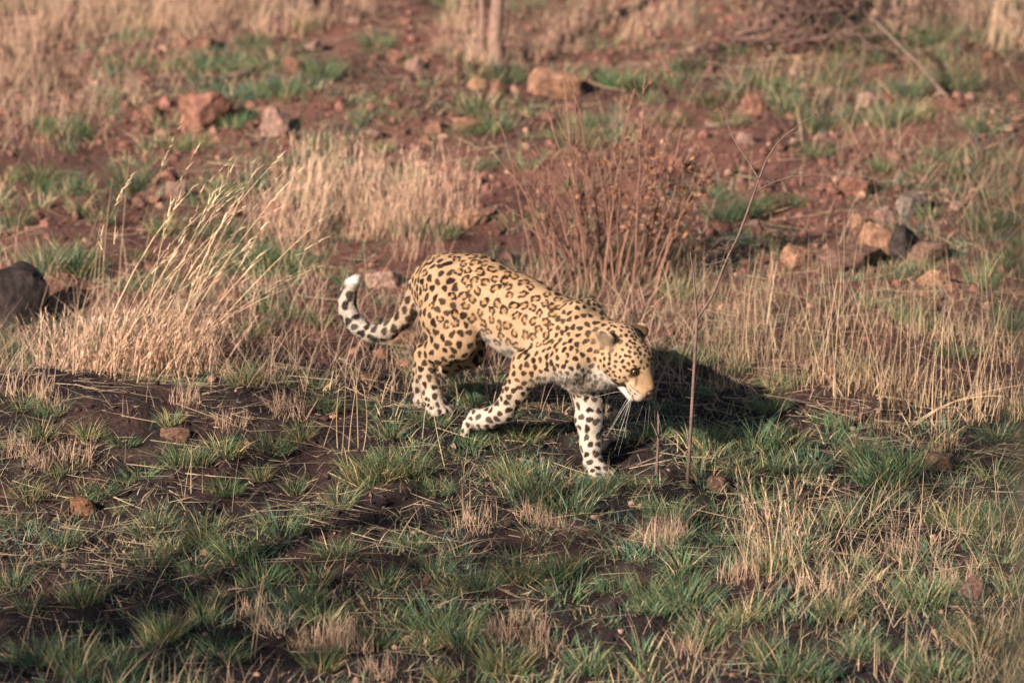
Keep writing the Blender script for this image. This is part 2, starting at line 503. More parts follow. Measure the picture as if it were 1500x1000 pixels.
TAWNY = np.array([0.350, 0.238, 0.146]); GOLD = np.array([0.312, 0.194, 0.103])
PALE = np.array([0.42, 0.365, 0.31]); WHITE = np.array([0.55, 0.51, 0.46]); INK = np.array([0.010, 0.0065, 0.005])
NOSTR = HD(0.148, 0, -0.008)
def coat(pts, nrm, W):
    n = len(pts)
    g = lambda k: W[:, GI[k]]
    z = pts[:, 2]
    # base colour
    belly = sstep(0.15, 0.85, -nrm[:, 2]) * (g('torso') + g('shoulder') + g('neck'))
    low = sstep(0.26, 0.02, z) * (g('fore') + g('hind') + g('paw') + g('thigh'))
    pale = np.clip(belly + 0.85 * low + 0.85 * g('tail') * sstep(-0.44, -0.56, pts[:, 0]) + 0.35 * g('tail'), 0, 1)
    # far foreleg is seen from inside: pale, and the chest between the legs
    chest = sstep(0.30, 0.40, pts[:, 0]) * sstep(0.30, 0.20, z) * (g('torso') + g('neck') + g('shoulder') + g('fore'))
    pale = np.clip(pale + chest + 0.9 * g('fore') * sstep(0.0, 0.03, pts[:, 1]), 0, 1)
    low2 = sstep(0.36, 0.26, z) * g('torso')
    pale = np.clip(pale + 0.35 * low2, 0, 1)
    c = mix3(TAWNY, PALE, pale)
    back = sstep(0.45, 0.56, z) * g('torso') + 0.5 * g('neck') * sstep(0.36, 0.42, z)
    c = mix3(c, GOLD, 0.4 * np.clip(back, 0, 1))
    q = pts - HC
    x, y, zz = q @ hF / HS, q @ hL / HS, q @ hU / HS
    hw = g('head') + g('muzzle') + g('chin')
    jaw = sstep(-0.048, -0.064, zz) * hw
    c = mix3(c, WHITE, np.clip(jaw + g('chin'), 0, 1) * 0.9)
    pad = hw * sstep(0.078, 0.095, x) * sstep(-0.012, -0.03, zz)
    c = mix3(c, PALE, pad * 0.6)
    c = mix3(c, WHITE, g('tail') * sstep(-0.05, 0.0, (z - TT[2])) * sstep(0.06, 0.02, np.linalg.norm(pts - TT, axis=1)))
    # spots
    sp = np.zeros(n); inner = np.zeros(n)
    wob = vnoise(pts * 140, 3) * 0.16 + vnoise(pts * 60, 9) * 0.16
    idx = np.zeros((n, 2), int)
    for i in range(n):
        r = kd.find_n(pts[i], 2)
        idx[i, 0] = r[0][1]; idx[i, 1] = r[1][1]
    for j in (0, 1):
        k = idx[:, j]
        d = pts - SP[k]
        u = np.einsum('ij,ij->i', d, ST1[k]) / selong[k]; v = np.einsum('ij,ij->i', d, ST2[k]) * np.sqrt(selong[k])
        w = np.einsum('ij,ij->i', d, SN[k]) * 0.4
        rho = np.sqrt(u * u + v * v + w * w)
        th = np.arctan2(v, u)
        R = srad[k]
        solid = sstep(1.12, 0.86, rho / R * (1 + 0.16 * np.cos(2 * th + sphase[k]) + 0.10 * np.cos(3 * th + sgap[k])) + wob)
        ring = np.abs(rho / R * (1 + 0.12 * np.cos(2 * th + sphase[k])) - 0.92 + 0.6 * wob)
        band = sstep(0.56, 0.38, ring + 0.13 * (1 - np.cos(sn[k] * th + sphase[k])))
        band = band * sstep(-1.0, -0.75, np.cos(th - sgap[k]))
        inn = sstep(0.95, 0.6, rho / R)
        m = np.where(ros[k], band, solid) * sdark[k]
        sp = np.maximum(sp, m)
        inner = np.maximum(inner, np.where(ros[k], inn, 0))
    c = mix3(c, c * np.array([0.80, 0.66, 0.50]), inner * 0.75)
    # no spots on the nose, chin and pads; lines on the pads instead
    face = hw * sstep(0.080, 0.102, x)
    plain = np.clip(face + g('chin') + g('muzzle') + g('ear') + jaw * 0.8, 0, 1)
    ttip = g('tail') * sstep(0.055, 0.03, np.linalg.norm(pts - TT, axis=1))
    sp = sp * (1 - plain) * (1 - 0.9 * ttip) * (1 - 0.25 * np.clip(belly, 0, 1))
    fade = 0.98 - 0.10 * g('torso') * sstep(0.5, 0.30, z)
    c = mix3(c, INK, sp * fade)
    ln = np.abs(((zz + 0.052 - 0.12 * (x - 0.1)) / 0.010) % 1.0 - 0.5) * 2
    lines = sstep(0.40, 0.75, ln) * hw * sstep(0.085, 0.095, x) * sstep(0.135, 0.128, x) * sstep(0.008, 0.016, np.abs(y)) * sstep(-0.052, -0.046, zz) * sstep(-0.014, -0.020, zz)
    c = mix3(c, INK, np.clip(lines * 1.2, 0, 1) * (0.55 + 0.45 * sstep(-0.2, 0.2, vnoise(pts * 160, 12))))
    lip = np.exp(-((zz + 0.0560 - 0.10 * np.clip(0.075 - x, 0, 0.05)) / 0.0060) ** 2) * hw * sstep(0.030, 0.050, x)
    c = mix3(c, INK * 1.3, np.clip(lip * 1.3, 0, 1))
    brdg = hw * sstep(0.075, 0.10, x) * sstep(-0.015, 0.005, zz)
    c = mix3(c, np.array([0.20, 0.125, 0.072]), brdg * (0.75 + 0.2 * vnoise(pts * 90, 31)))
    dn = np.linalg.norm((pts - NOSTR) / np.array([1, 1, 1]), axis=1)
    c = mix3(c, np.array([0.05, 0.026, 0.022]), sstep(0.024, 0.018, dn) * hw)
    for s in (-1, 1):
        dc = np.linalg.norm(pts - HD(0.050, s * 0.046, -0.050), axis=1)
        c = mix3(c, INK * 1.5, sstep(0.016, 0.009, dc) * hw * 0.9)
    for s in (-1, 1):
        de = np.linalg.norm(pts - HD(0.076, s * 0.036, 0.018), axis=1)
        c = mix3(c, WHITE, 0.6 * sstep(0.009, 0.004, np.linalg.norm(pts - HD(0.088, s * 0.040, -0.002), axis=1)) * hw)
        c = mix3(c, INK * 1.5, sstep(0.022, 0.015, de) * hw)
        stripe = np.exp(-(((zz - 0.012 + (x - 0.08) * 0.9)) / 0.0055) ** 2) * sstep(0.075, 0.085, x) * sstep(0.115, 0.10, x) * sstep(0.004, 0.012, s * y - 0.016)
        c = mix3(c, INK * 2, 0.7 * stripe * hw)
    for s, (e0, up, fc) in zip((-1, 1), EARN):
        sd = g('ear') * (np.sign(pts[:, 1]) == s)
        facing = nrm @ fc
        h_ = (pts - e0) @ up
        c = mix3(c, INK, sd * sstep(0.15, -0.15, facing) * sstep(0.052, 0.044, h_) * 0.95)
        c = mix3c(c, np.array([0.26, 0.195, 0.145]) * (0.45 + 0.75 * sstep(0.02, 0.055, h_))[:, None], sd * sstep(0.1, 0.4, facing))
    return np.clip(c * (1 + 0.10 * vnoise(pts * 25, 5))[:, None], 0, 1)
TT = LP(520, 409, -0.05)
BC = coat(BV, BN, BW)

leopard = empty('leopard', (0, 0, 0), 'spotted leopard walking down the bank with its head lowered and tail curled up', 'leopard', rz=-YAW)
body_me = make_mesh('body', BV, quads=BQ, colors=BC, smooth=True)
body = obj('body', body_me, M_body, leopard)

# fur: short hairs lying along the coat
area = np.linalg.norm(BFN, axis=1) * 0.5
NH = 260000
fi = rng.choice(len(BQ), NH, p=area / area.sum())
uv = rng.random((NH, 2))
def bil(A):
    q = BQ[fi]
    u, v = uv[:, 0:1], uv[:, 1:2]
    return (A[q[:, 0]] * (1 - u) + A[q[:, 1]] * u) * (1 - v) + (A[q[:, 3]] * (1 - u) + A[q[:, 2]] * u) * v
HPt, HN, HW, HFL = bil(BV), unit(bil(BN)), bil(BW), bil(BFL)
HCc = coat(HPt, HN, HW)
LEN = np.array([0.0060, 0.0055, 0.0050, 0.0060, 0.0050, 0.004, 0.009, 0.006, 0.004, 0.0025, 0.005, 0.005])
flow = unit(HFL - HN * np.einsum('ij,ij->i', HFL, HN)[:, None])
flow = unit(flow + 0.35 * rng.normal(size=(NH, 3)))
under = sstep(0.3, 0.8, -HN[:, 2]) * (HW[:, GI['torso']] + HW[:, GI['neck']] + HW[:, GI['shoulder']] + 0.4 * HW[:, GI['chin']])
hl = (HW @ LEN) * rng.uniform(0.6, 1.3, NH) * (1 + 1.5 * under)
hdir = unit(flow * 0.93 + HN * (0.30 + 0.15 * rng.random((NH, 1))))
wid = unit(np.cross(HN, flow)) * 0.00085
hv = np.stack([HPt - HN * 0.001 - wid, HPt - HN * 0.001 + wid, HPt + hdir * hl[:, None]], 1).reshape(-1, 3)
hc = np.repeat(HCc * rng.uniform(0.85, 1.12, (NH, 1)), 3, axis=0)
fur_me = make_mesh('fur', hv, tris=np.arange(NH * 3).reshape(-1, 3), colors=np.clip(hc, 0, 1))
fur = obj('fur', fur_me, M_fur, body, kind='stuff')

def tube_mesh(name, lines, sides=6, colors=None, colvar=0.0):
    """lines: list of (points (n,3), radii (n,), rgb) -> one mesh of tapered tubes"""
    V, Q, T, C = [], [], [], []
    base = 0
    for pts, rad, rgb in lines:
        pts = np.asarray(pts, float); rad = np.asarray(rad, float)
        n = len(pts)
        tan = unit(np.gradient(pts, axis=0))
        ref = np.array([0.31, 0.87, 0.38])
        u = unit(np.cross(tan, ref)); v = np.cross(tan, u)
        a = np.arange(sides) * 2 * math.pi / sides
        ring = pts[:, None, :] + rad[:, None, None] * (np.cos(a)[None, :, None] * u[:, None, :] + np.sin(a)[None, :, None] * v[:, None, :])
        V.append(ring.reshape(-1, 3))
        i = np.arange(n - 1)[:, None] * sides; j = np.arange(sides)[None, :]; j2 = (j + 1) % sides
        Q.append(np.stack([i + j, i + j2, i + sides + j2, i + sides + j], 2).reshape(-1, 4) + base)
        T += [[base, base + k + 1, base + k] for k in range(1, sides - 1)]
        e = base + (n - 1) * sides
        T += [[e, e + k, e + k + 1] for k in range(1, sides - 1)]
        cc = np.tile(np.asarray(rgb, float), (n * sides, 1)) if np.ndim(rgb) == 1 else np.repeat(np.asarray(rgb, float), sides, axis=0)
        C.append(cc * (1 + colvar * rng.uniform(-1, 1)))
        base += n * sides
    return make_mesh(name, np.concatenate(V), np.concatenate(Q), np.array(T), np.clip(np.concatenate(C), 0, 1), smooth=True)

def bez(p0, p1, p2, n=8):
    t = np.linspace(0, 1, n)[:, None]
    return (1 - t) ** 2 * np.asarray(p0) + 2 * t * (1 - t) * np.asarray(p1) + t * t * np.asarray(p2)

# eyes, nose, whiskers
def ball(name, c, r, rgb, mat, parent, squash=(1, 1, 1)):
    th = np.linspace(0, math.pi, 9); ph = np.arange(14) * 2 * math.pi / 14
    V = np.array([[math.sin(t) * math.cos(p), math.sin(t) * math.sin(p), math.cos(t)] for t in th for p in ph]) * r * np.array(squash) + c
    Q = np.array([[i * 14 + j, i * 14 + (j + 1) % 14, (i + 1) * 14 + (j + 1) % 14, (i + 1) * 14 + j] for i in range(1, 7) for j in range(14)])
    Q = Q[:, ::-1]
    T = [[14 * 0, 14 + (j + 1) % 14, 14 + j][::-1] for j in range(14)] + [[7 * 14 + j, 7 * 14 + (j + 1) % 14, 8 * 14][::-1] for j in range(14)]
    return obj(name, make_mesh(name, V, Q, np.array(T), np.tile(rgb, (len(V), 1)), True), mat, parent)
M_eye = mat_vcol('eye', 0.12, 0.5)
M_nose = mat_vcol('nose_leather', 0.45, 0.4)
M_whisker = mat_vcol('whisker', 0.4, 0.3)
for s in (-1, 1):
    ball('eye', HD(0.0715, s * 0.0345, 0.015), 0.0105, (0.055, 0.032, 0.012), M_eye, leopard)
ball('nose', HD(0.1425, 0, -0.008), 0.0150, (0.050, 0.026, 0.023), M_nose, leopard, (0.9, 1.15, 0.8))
for s in (-1, 1):
    for k in range(8):
        r0 = HD(0.100 + 0.018 * rng.random(), s * (0.036 + 0.003 * rng.random()), -0.024 - 0.022 * rng.random())
        L = rng.uniform(0.08, 0.20)
        d = unit(hL * s * rng.uniform(0.3, 1.1) - hF * rng.uniform(-0.5, 0.8) + np.array([-0.15, 0, -1]) * rng.uniform(0.45, 1.0))
        pts = bez(r0, r0 + d * L * 0.5, r0 + d * L + np.array([-0.02, 0, -0.035]) * L / 0.15, 7)
        obj('whisker', tube_mesh('whisker', [(pts, np.linspace(0.00040, 0.00018, 7), (0.60, 0.56, 0.50))], 4), M_whisker, leopard)

# ------------------------------------------------------------------ the ground
PY = np.array([-400, -60, -30, -12, -8, -4, -2, -1, -0.3, 0.05, 0.45, 1.0, 3.0, 6.0, 10, 20, 40, 120, 600.])
PZ = np.array([-2.2, -1.7, -1.5, -1.35, -1.25, -0.86, -0.46, -0.26, -0.10, -0.01, 0.03, 0.13, 0.52, 1.12, 2.0, 4.2, 8.5, 20, 40.])
yy_ = np.linspace(-400, 600, 100001)
zz_ = np.interp(yy_, PY, PZ)
kern = np.hanning(31); kern /= kern.sum()
zz_ = np.convolve(np.pad(zz_, 15, 'edge'), kern, 'valid')
def H0(x, y):
    x = np.asarray(x, float); y = np.asarray(y, float)
    h = np.interp(y, yy_, zz_)
    h = h - 0.10 * np.tanh(x / 1.2) * np.exp(-((y + 0.1) / 0.9) ** 2)
    h = h + 0.06 * np.exp(-((x + 1.35) / 0.8) ** 2 - ((y - 0.15) / 0.45) ** 2)          # low hummock under the tall dry grass
    near = np.exp(-(x / 0.5) ** 2 - (y / 0.45) ** 2)
    h = h + (1 - 0.8 * near) * (0.075 * fbm2(x, y, 0.9, 3, 11) + 0.042 * fbm2(x, y, 2.8, 3, 21))
    return h
feet = np.array([pw + (-0.02, 0, -0.050), lfp + (0.035, 0, -0.036), rhp + (0.035, 0, -0.034), lhp + (0.035, 0, -0.033)])
feetw = L2W(feet)
FS = 0.16
Kf = np.exp(-((feetw[:, None, :2] - feetw[None, :, :2]) ** 2).sum(2) / FS ** 2) + 1e-4 * np.eye(4)
FC = np.linalg.solve(Kf, feetw[:, 2] - H0(feetw[:, 0], feetw[:, 1]))
print('FEET', feetw.round(3).tolist(), 'corr', FC.round(3))
def H(x, y):
    h = H0(x, y)
    for (fx, fy, _), c in zip(feetw, FC):
        h = h + c * np.exp(-((x - fx) ** 2 + (y - fy) ** 2) / FS ** 2)
    return h
def G(px, py):
    """where the sight line through a pixel meets the ground"""
    d = ray(np.array(px), np.array(py))
    t = np.arange(16.0, 60.0, 0.03)
    p = CAM + d * t[:, None]
    f = p[:, 2] - H(p[:, 0], p[:, 1])
    i = int(np.argmax(f < 0))
    if f[i] >= 0: i = len(t) - 1
    if i > 0:
        w = f[i - 1] / (f[i - 1] - f[i] + 1e-9)
        tt = t[i - 1] + w * (t[i] - t[i - 1])
    else: tt = t[0]
    q = CAM + d * tt
    return q
def MPP(p):
    """metres per photograph pixel at a point"""
    return float(VF @ (np.asarray(p) - CAM)) / FPX

def axis_lines(lo_, hi_, step, far):
    inner = np.arange(lo_, hi_ + step / 2, step)
    r, l, s = [], [], step
    x = hi_
    while x < far[1]:
        s *= 1.25; x += s; r.append(x)
    x, s = lo_, step
    while x > far[0]:
        s *= 1.25; x -= s; l.append(x)
    return np.concatenate([l[::-1], inner, r])
gx = axis_lines(-2.9, 2.9, 0.03, (-300, 300)); gy = axis_lines(-3.4, 7.8, 0.03, (-300, 500))
GX, GY = np.meshgrid(gx, gy, indexing='ij')
def soil_lumps(x, y):
    return 0.026 * fbm2(x, y, 9, 3, 31) + 0.010 * np.maximum(fbm2(x, y, 34, 2, 41), 0)
GZ = H(GX, GY) + soil_lumps(GX, GY)
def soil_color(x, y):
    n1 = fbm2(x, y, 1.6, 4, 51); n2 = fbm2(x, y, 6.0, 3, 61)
    soil_dark = np.clip(0.22 + sstep(1.8, 0.2, y) * 0.78 + (0.25 + 0.75 * sstep(0.2, 2.0, y)) * n1 + 0.40 * n2, 0, 1)       # soil colour darker on the bank, red soil up the hill
    c = mix3((0.135, 0.064, 0.050), (0.018, 0.013, 0.014), soil_dark)
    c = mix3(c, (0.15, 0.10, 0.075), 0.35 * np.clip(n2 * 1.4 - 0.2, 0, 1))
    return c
ni, nj = GX.shape
I = np.arange(ni * nj).reshape(ni, nj)
gq = np.stack([I[:-1, :-1], I[1:, :-1], I[1:, 1:], I[:-1, 1:]], 2).reshape(-1, 4)
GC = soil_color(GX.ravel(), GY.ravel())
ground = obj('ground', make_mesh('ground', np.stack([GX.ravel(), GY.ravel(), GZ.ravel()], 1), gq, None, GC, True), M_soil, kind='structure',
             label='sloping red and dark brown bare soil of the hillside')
#VEG
# ------------------------------------------------------------------ plants and stones: tools
def strips(base, d0, L, w, bend, nseg, croot, ctip, side=None, taper=0.85):
    N = len(base)
    base = np.asarray(base, float); L = np.asarray(L, float).reshape(-1, 1); w = np.asarray(w, float).reshape(-1, 1)
    if side is None:
        a = rng.uniform(0, 2 * math.pi, N)
        side = np.stack([np.cos(a), np.sin(a), np.zeros(N)], 1)
    rows, cols = [], []
    for i in range(nseg):
        t = i / nseg
        c = base + d0 * L * t + bend * L * t * t
        ww = w * (1 - t) ** taper * 0.5
        rows += [c - side * ww, c + side * ww]
        cc = croot * (1 - t) + ctip * t
        cols += [cc, cc]
    rows.append(base + d0 * L + bend * L); cols.append(np.asarray(ctip) + 0 * base)
    V = np.stack(rows, 1); C = np.stack(cols, 1)
    k = 2 * nseg + 1
    off = np.arange(N)[:, None] * k
    Q = [off + np.array([[2 * i, 2 * i + 1, 2 * i + 3, 2 * i + 2]]) for i in range(nseg - 1)]
    Q = np.concatenate(Q) if Q else np.zeros((0, 4), int)
    T = off + np.array([[2 * nseg - 2, 2 * nseg - 1, 2 * nseg]])
    return V.reshape(-1, 3), Q, T, np.clip(C.reshape(-1, 3), 0, 1)
def join(parts):
    V, Q, T, C = [], [], [], []
    b = 0
    for v, q, t, c in parts:
        V.append(v); C.append(c); Q.append(np.asarray(q).reshape(-1, 4) + b); T.append(np.asarray(t).reshape(-1, 3) + b); b += len(v)
    return np.concatenate(V), np.concatenate(Q), np.concatenate(T), np.concatenate(C)
def strip_mesh(name, parts):
    V, Q, T, C = join(parts)
    return make_mesh(name, V, Q if len(Q) else None, T, C)
UP = np.array([0, 0, 1.0])
def rnd_dir(n):
    a = rng.uniform(0, 2 * math.pi, n)
    return np.stack([np.cos(a), np.sin(a), np.zeros(n)], 1)
GREENS = np.array([[0.082, 0.150, 0.088], [0.110, 0.170, 0.085], [0.070, 0.135, 0.100], [0.140, 0.170, 0.085]])
STRAW = np.array([0.57, 0.43, 0.285]); PINKSTRAW = np.array([0.57, 0.405, 0.295]); GREYSTRAW = np.array([0.33, 0.25, 0.185])

def tuft_mesh(name, n, R, h0, h1, spread, dry=0.12, w=0.0045, tone=0):
    """arching grass blades from one root, unit: metres"""
    r = R * np.sqrt(rng.random((n, 1)))
    o = rnd_dir(n)
    base = o * r + np.array([0, 0, -0.012])
    out = unit(o * 0.7 + rnd_dir(n) * 0.6)
    L = rng.uniform(h0, h1, n) * (1.1 - 0.4 * (r[:, 0] / R))
    d0 = unit(UP + out * spread * (0.25 + r / R) * rng.uniform(0.5, 1.2, (n, 1)))
    bend = out * rng.uniform(0.05, 0.55, (n, 1)) - UP * rng.uniform(0.0, 0.34, (n, 1))
    g = GREENS[(tone + (rng.random(n) < 0.35).astype(int)) % 4] * rng.uniform(0.7, 1.35, (n, 1))
    isdry = rng.random(n) < dry
    g = np.where(isdry[:, None], STRAW * rng.uniform(0.55, 1.05, (n, 1)), g)
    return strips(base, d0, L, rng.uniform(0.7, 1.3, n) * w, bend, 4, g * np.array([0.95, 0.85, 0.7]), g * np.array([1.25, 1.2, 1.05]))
def stem_parts(n, R, h0, h1, lean, spread, colr, w=0.0032, droop=0.25, heads=True, headlen=0.10, squash=1.0):
    r = R * np.sqrt(rng.random((n, 1)))
    o = rnd_dir(n)
    base = o * r * np.array([1, squash, 1]) + np.array([0, 0, -0.02])
    L = rng.uniform(h0, h1, n)
    lean = np.asarray(lean, float)
    k = rng.uniform(0.35, 1.4, (n, 1))
    d0 = unit(UP + lean * k * 0.8 + rnd_dir(n) * spread * rng.random((n, 1)))
    bdir = unit(lean + rnd_dir(n) * 0.5 + 1e-3)
    bend = bdir * rng.uniform(0.02, 1, (n, 1)) ** 2 * droop - UP * rng.uniform(0, 0.5, (n, 1)) * droop * (0.3 + np.linalg.norm(lean))
    c = np.asarray(colr) * rng.uniform(0.65, 1.2, (n, 1))
    parts = [strips(base, d0, L, rng.uniform(0.7, 1.3, n) * w, bend, 6, c * np.array([0.85, 0.8, 0.75]), c * 1.05, taper=0.4)]
    hp_ = None
    if heads:
        m = 9
        t = np.tile(np.linspace(0.80, 0.99, m), n)[:, None]
        rep_ = lambda A: np.repeat(A, m, axis=0)
        Lr = rep_(L[:, None])
        pos = rep_(base) + rep_(d0) * Lr * t + rep_(bend) * Lr * t * t
        tan = unit(rep_(d0) + 2 * rep_(bend) * t)
        dd = unit(tan + rnd_dir(n * m) * 0.28 - UP * 0.1)
        hp_ = strips(pos, dd, rng.uniform(0.5, 1.1, n * m) * headlen * 0.32, np.full(n * m, w * 1.0), -UP * 0.12 + rnd_dir(n * m) * 0.1, 2, rep_(c) * 1.05, rep_(c) * 1.2)
    return parts, hp_

import bmesh
def rock_mesh(name, rgb, seed, npts=16, flat=1.0, sub=2, amp=0.05, rgb2=None):
    r = np.random.default_rng(seed)
    bm = bmesh.new()
    pts = r.normal(size=(npts, 3)); pts = pts / np.linalg.norm(pts, axis=1, keepdims=True)
    pts = np.sign(pts) * np.abs(pts) ** 0.75
    pts *= r.uniform(0.75, 1.05, (npts, 1))
    vs_ = [bm.verts.new(p * np.array([1, 1, flat])) for p in pts]
    g = bmesh.ops.convex_hull(bm, input=vs_)
    bmesh.ops.delete(bm, geom=[v for v in bm.verts if not v.link_faces], context='VERTS')
    bmesh.ops.bevel(bm, geom=list(bm.edges), offset=0.07, segments=1, affect='EDGES', profile=0.6, clamp_overlap=True)
    bmesh.ops.triangulate(bm, faces=bm.faces)
    for _ in range(sub):
        long = [e for e in bm.edges if e.calc_length() > 0.28]
        if not long: break
        bmesh.ops.subdivide_edges(bm, edges=long, cuts=1)
        bmesh.ops.triangulate(bm, faces=bm.faces)
    V = np.array([v.co[:] for v in bm.verts])
    bm.verts.index_update()
    T = np.array([[v.index for v in f.verts] for f in bm.faces])
    bm.free()
    nz = vnoise(V * 2.6 + seed, seed) * 0.6 + vnoise(V * 6 + seed, seed + 1) * 0.4
    V = V * (1 + amp * nz[:, None])
    c = np.asarray(rgb) * (1 + 0.25 * vnoise(V * 3.3 + 5, seed + 2))[:, None]
    if rgb2 is not None:
        c = mix3(c, rgb2, sstep(0.0, 0.5, vnoise(V * 1.8 + 9, seed + 3)))
    return make_mesh(name, V, None, T, np.clip(c, 0, 1))

def tuple3(p): return (float(p[0]), float(p[1]), float(p[2]))
def onground(x, y, dz=0.0): return (float(x), float(y), float(H(np.array([x]), np.array([y]))[0]) + dz)
def WY(px, py, Y):
    d = ray(np.array(px), np.array(py))
    return CAM + d * ((Y - CAM[1]) / d[1])

# ------------------------------------------------------------------ rocks
RED = (0.18, 0.090, 0.064); ORANGE = (0.25, 0.142, 0.092); PINK = (0.215, 0.135, 0.108); DARK = (0.036, 0.028, 0.026); GREY = (0.15, 0.118, 0.100); BROWN = (0.125, 0.075, 0.056)
def rock(px, py, wpx, hpx, rgb, label, seed, rot=0.0, tilt=0.0, depth=0.85, shape=None):
    """a rock whose foot shows at (px, py), wpx wide and hpx tall"""
    p = G(px, py)
    k = MPP(p)
    me = rock_mesh('rock', rgb, seed, 80 if seed in (115, 137) else 22, 1.0, 4, 0.10 if seed in (115, 137) else 0.15)
    o = obj('rock', me, M_rock, None, label, 'rock')
    w, h = wpx * k, hpx * k
    o.scale = (w * 0.56, w * 0.56 * depth, h * 0.78)
    o.rotation_euler = (tilt, 0.1 * tilt, rot)
    y = p[1] + w * 0.30
    o.location = onground(p[0], y, h * 0.14)
    return o
rock(300, 192, 84, 62, RED, 'big angular red boulder with one pale sunlit face on the bare slope', 101, 0.3, 0.1)
rock(221, 178, 30, 30, RED, 'upright red stone beside the big angular boulder', 102, 0.8)
rock(405, 198, 48, 44, PINK, 'rounded pinkish rock at the edge of the pale dry grass stand', 103, 1.0)
rock(806, 150, 88, 46, ORANGE, 'broad flat topped orange rock up the slope behind the bare shrub', 104, 0.15, 0.0)
rock(687, 192, 50, 22, RED, 'flat red slab lying in front of a green tuft on the slope', 105, 0.2)
rock(640, 198, 44, 20, RED, 'low red slab with a dull face next to the flat red slab', 106, 1.2)
rock(425, 109, 38, 26, RED, 'dark sided red rock beside a bright green tuft', 107, 0.5)
rock(664, 123, 34, 24, BROWN, 'dark brown rock near the foot of the slender tree', 108, 0.1)
rock(699, 135, 26, 24, ORANGE, 'small tan rock between brown and red rocks near the slender tree', 109, 0.4)
rock(727, 137, 28, 22, RED, 'small squat red rock below a green tuft near the slender tree', 110, 1.4)
rock(582, 92, 34, 22, RED, 'tilted red rock at the edge of dry grass below the slender tree', 111, 0.3, 0.3)
rock(606, 106, 30, 24, PINK, 'pinkish rock touching the tilted red rock on the slope', 112, 0.7)
rock(562, 424, 62, 32, PINK, 'pinkish rock just behind the raised tail of the leopard', 113, 0.2)
rock(594, 512, 50, 30, ORANGE, 'tan stone on the ground behind the hind legs of the leopard', 114, 0.6)
rock(26, 474, 86, 100, (0.026, 0.020, 0.019), 'large dark grey boulder with dry stems against it', 115, 0.4, 0.1, 0.9)
rock(1168, 388, 46, 38, ORANGE, 'bright orange rock with a pointed sunlit side behind thin dry stems', 116, 0.5, 0.2)
rock(1285, 376, 56, 50, ORANGE, 'squarish orange rock leaning on a dark grey rock', 117, 0.1)
rock(1328, 378, 54, 50, DARK, 'dark grey angular rock beside the squarish orange rock', 118, 0.9, 0.3)
rock(1364, 388, 70, 32, BROWN, 'long brown rock in front of the dark angular rock', 119, 0.3)
rock(1366, 420, 44, 24, ORANGE, 'small orange rock just below the long brown rock', 120, 0.5)
rock(1248, 398, 130, 34, BROWN, 'wide low brown slab half sunk among dry stems', 121, 0.1)
rock(1260, 338, 34, 28, ORANGE, 'small orange rock uphill of the squarish orange rock', 122, 0.8)
rock(1337, 320, 58, 36, GREY, 'pale grey rock uphill of the dark angular rock', 123, 0.4)
rock(1296, 328, 38, 26, PINK, 'dusty pink rock beside the pale grey rock', 124, 0.6)
rock(690, 331, 52, 24, ORANGE, 'low tan rock between the pale grass stand and the bare shrub', 125, 0.2)
rock(408, 322, 60, 26, RED, 'low wide red rock in the middle of the pale dry grass stand', 126, 0.9)
rock(257, 290, 30, 28, PINK, 'small pinkish rock behind the tall leaning grass', 127, 0.2)
rock(335, 443, 36, 28, RED, 'small round red rock in green grass beside the tall leaning grass', 128, 0.2)
rock(1104, 170, 42, 32, RED, 'red rock with an orange edge beneath a dead branch on the slope', 129, 0.5)
rock(1268, 158, 34, 24, PINK, 'rounded pink rock surrounded by green grass on the slope', 130, 0.1)
rock(1388, 165, 66, 20, RED, 'long thin red slab at the lower end of the leaning dead pole', 131, 0.0)
rock(1255, 288, 46, 34, RED, 'red block on the stony bare patch of the slope', 132, 0.3)
rock(1095, 214, 30, 22, PINK, 'small pink rock above the stony bare patch', 133, 0.3)
rock(1428, 880, 50, 38, BROWN, 'brown stone half hidden by grass on the lower bank', 134, 0.6)
rock(1377, 690, 48, 32, BROWN, 'brown stone next to a green tuft below the thin dry stems', 135, 0.1)
rock(1052, 718, 34, 22, BROWN, 'dull brown stone near the foot of the thorny sapling', 136, 0.5)
rock(440, 14, 48, 44, DARK, 'dark rounded boulder in the dry grass at the top of the slope', 137, 0.3)
rock(122, 752, 46, 28, (0.15, 0.078, 0.045), 'rusty brown earth clod under an overhanging grass tuft', 138, 0.3)
rock(255, 648, 46, 20, (0.14, 0.08, 0.055), 'flat rusty clod on the dark bank beside green grass', 139, 0.3)

# loose stones: every one an object, alike
SM = [rock_mesh('stone', c, 200 + i, 16, 0.8, 1, 0.12) for i, c in enumerate([RED, RED, PINK, BROWN, ORANGE, (0.25, 0.12, 0.08), RED, PINK])]
cnt = 0
placed = []
while cnt < 230:
    px, py = rng.uniform(-20, 1520), rng.uniform(15, 560) if rng.random() < 0.96 else rng.uniform(560, 990)
    if not (fbm2(np.array([px]), np.array([py * 2.2]), 0.006, 2, 88)[0] > -0.15 or rng.random() < 0.25): continue
    p = G(px, py)
    s = rng.lognormal(math.log(0.020), 0.42)
    if abs(p[0]) < 0.8 and -1.0 < p[1] < 0.45: continue
    o = obj('stone', SM[int(rng.integers(len(SM)))], M_rock, None, 'small loose reddish stone lying on the hillside soil', 'stone', 'small loose stones on the hillside')
    o.scale = (s * rng.uniform(0.8, 1.5), s * rng.uniform(0.8, 1.2), s * rng.uniform(0.6, 1.0))
    o.rotation_euler = (rng.uniform(-0.4, 0.4), rng.uniform(-0.4, 0.4), rng.uniform(0, 6.28))
    o.location = onground(p[0], p[1], o.scale[2] * 0.15)
    cnt += 1

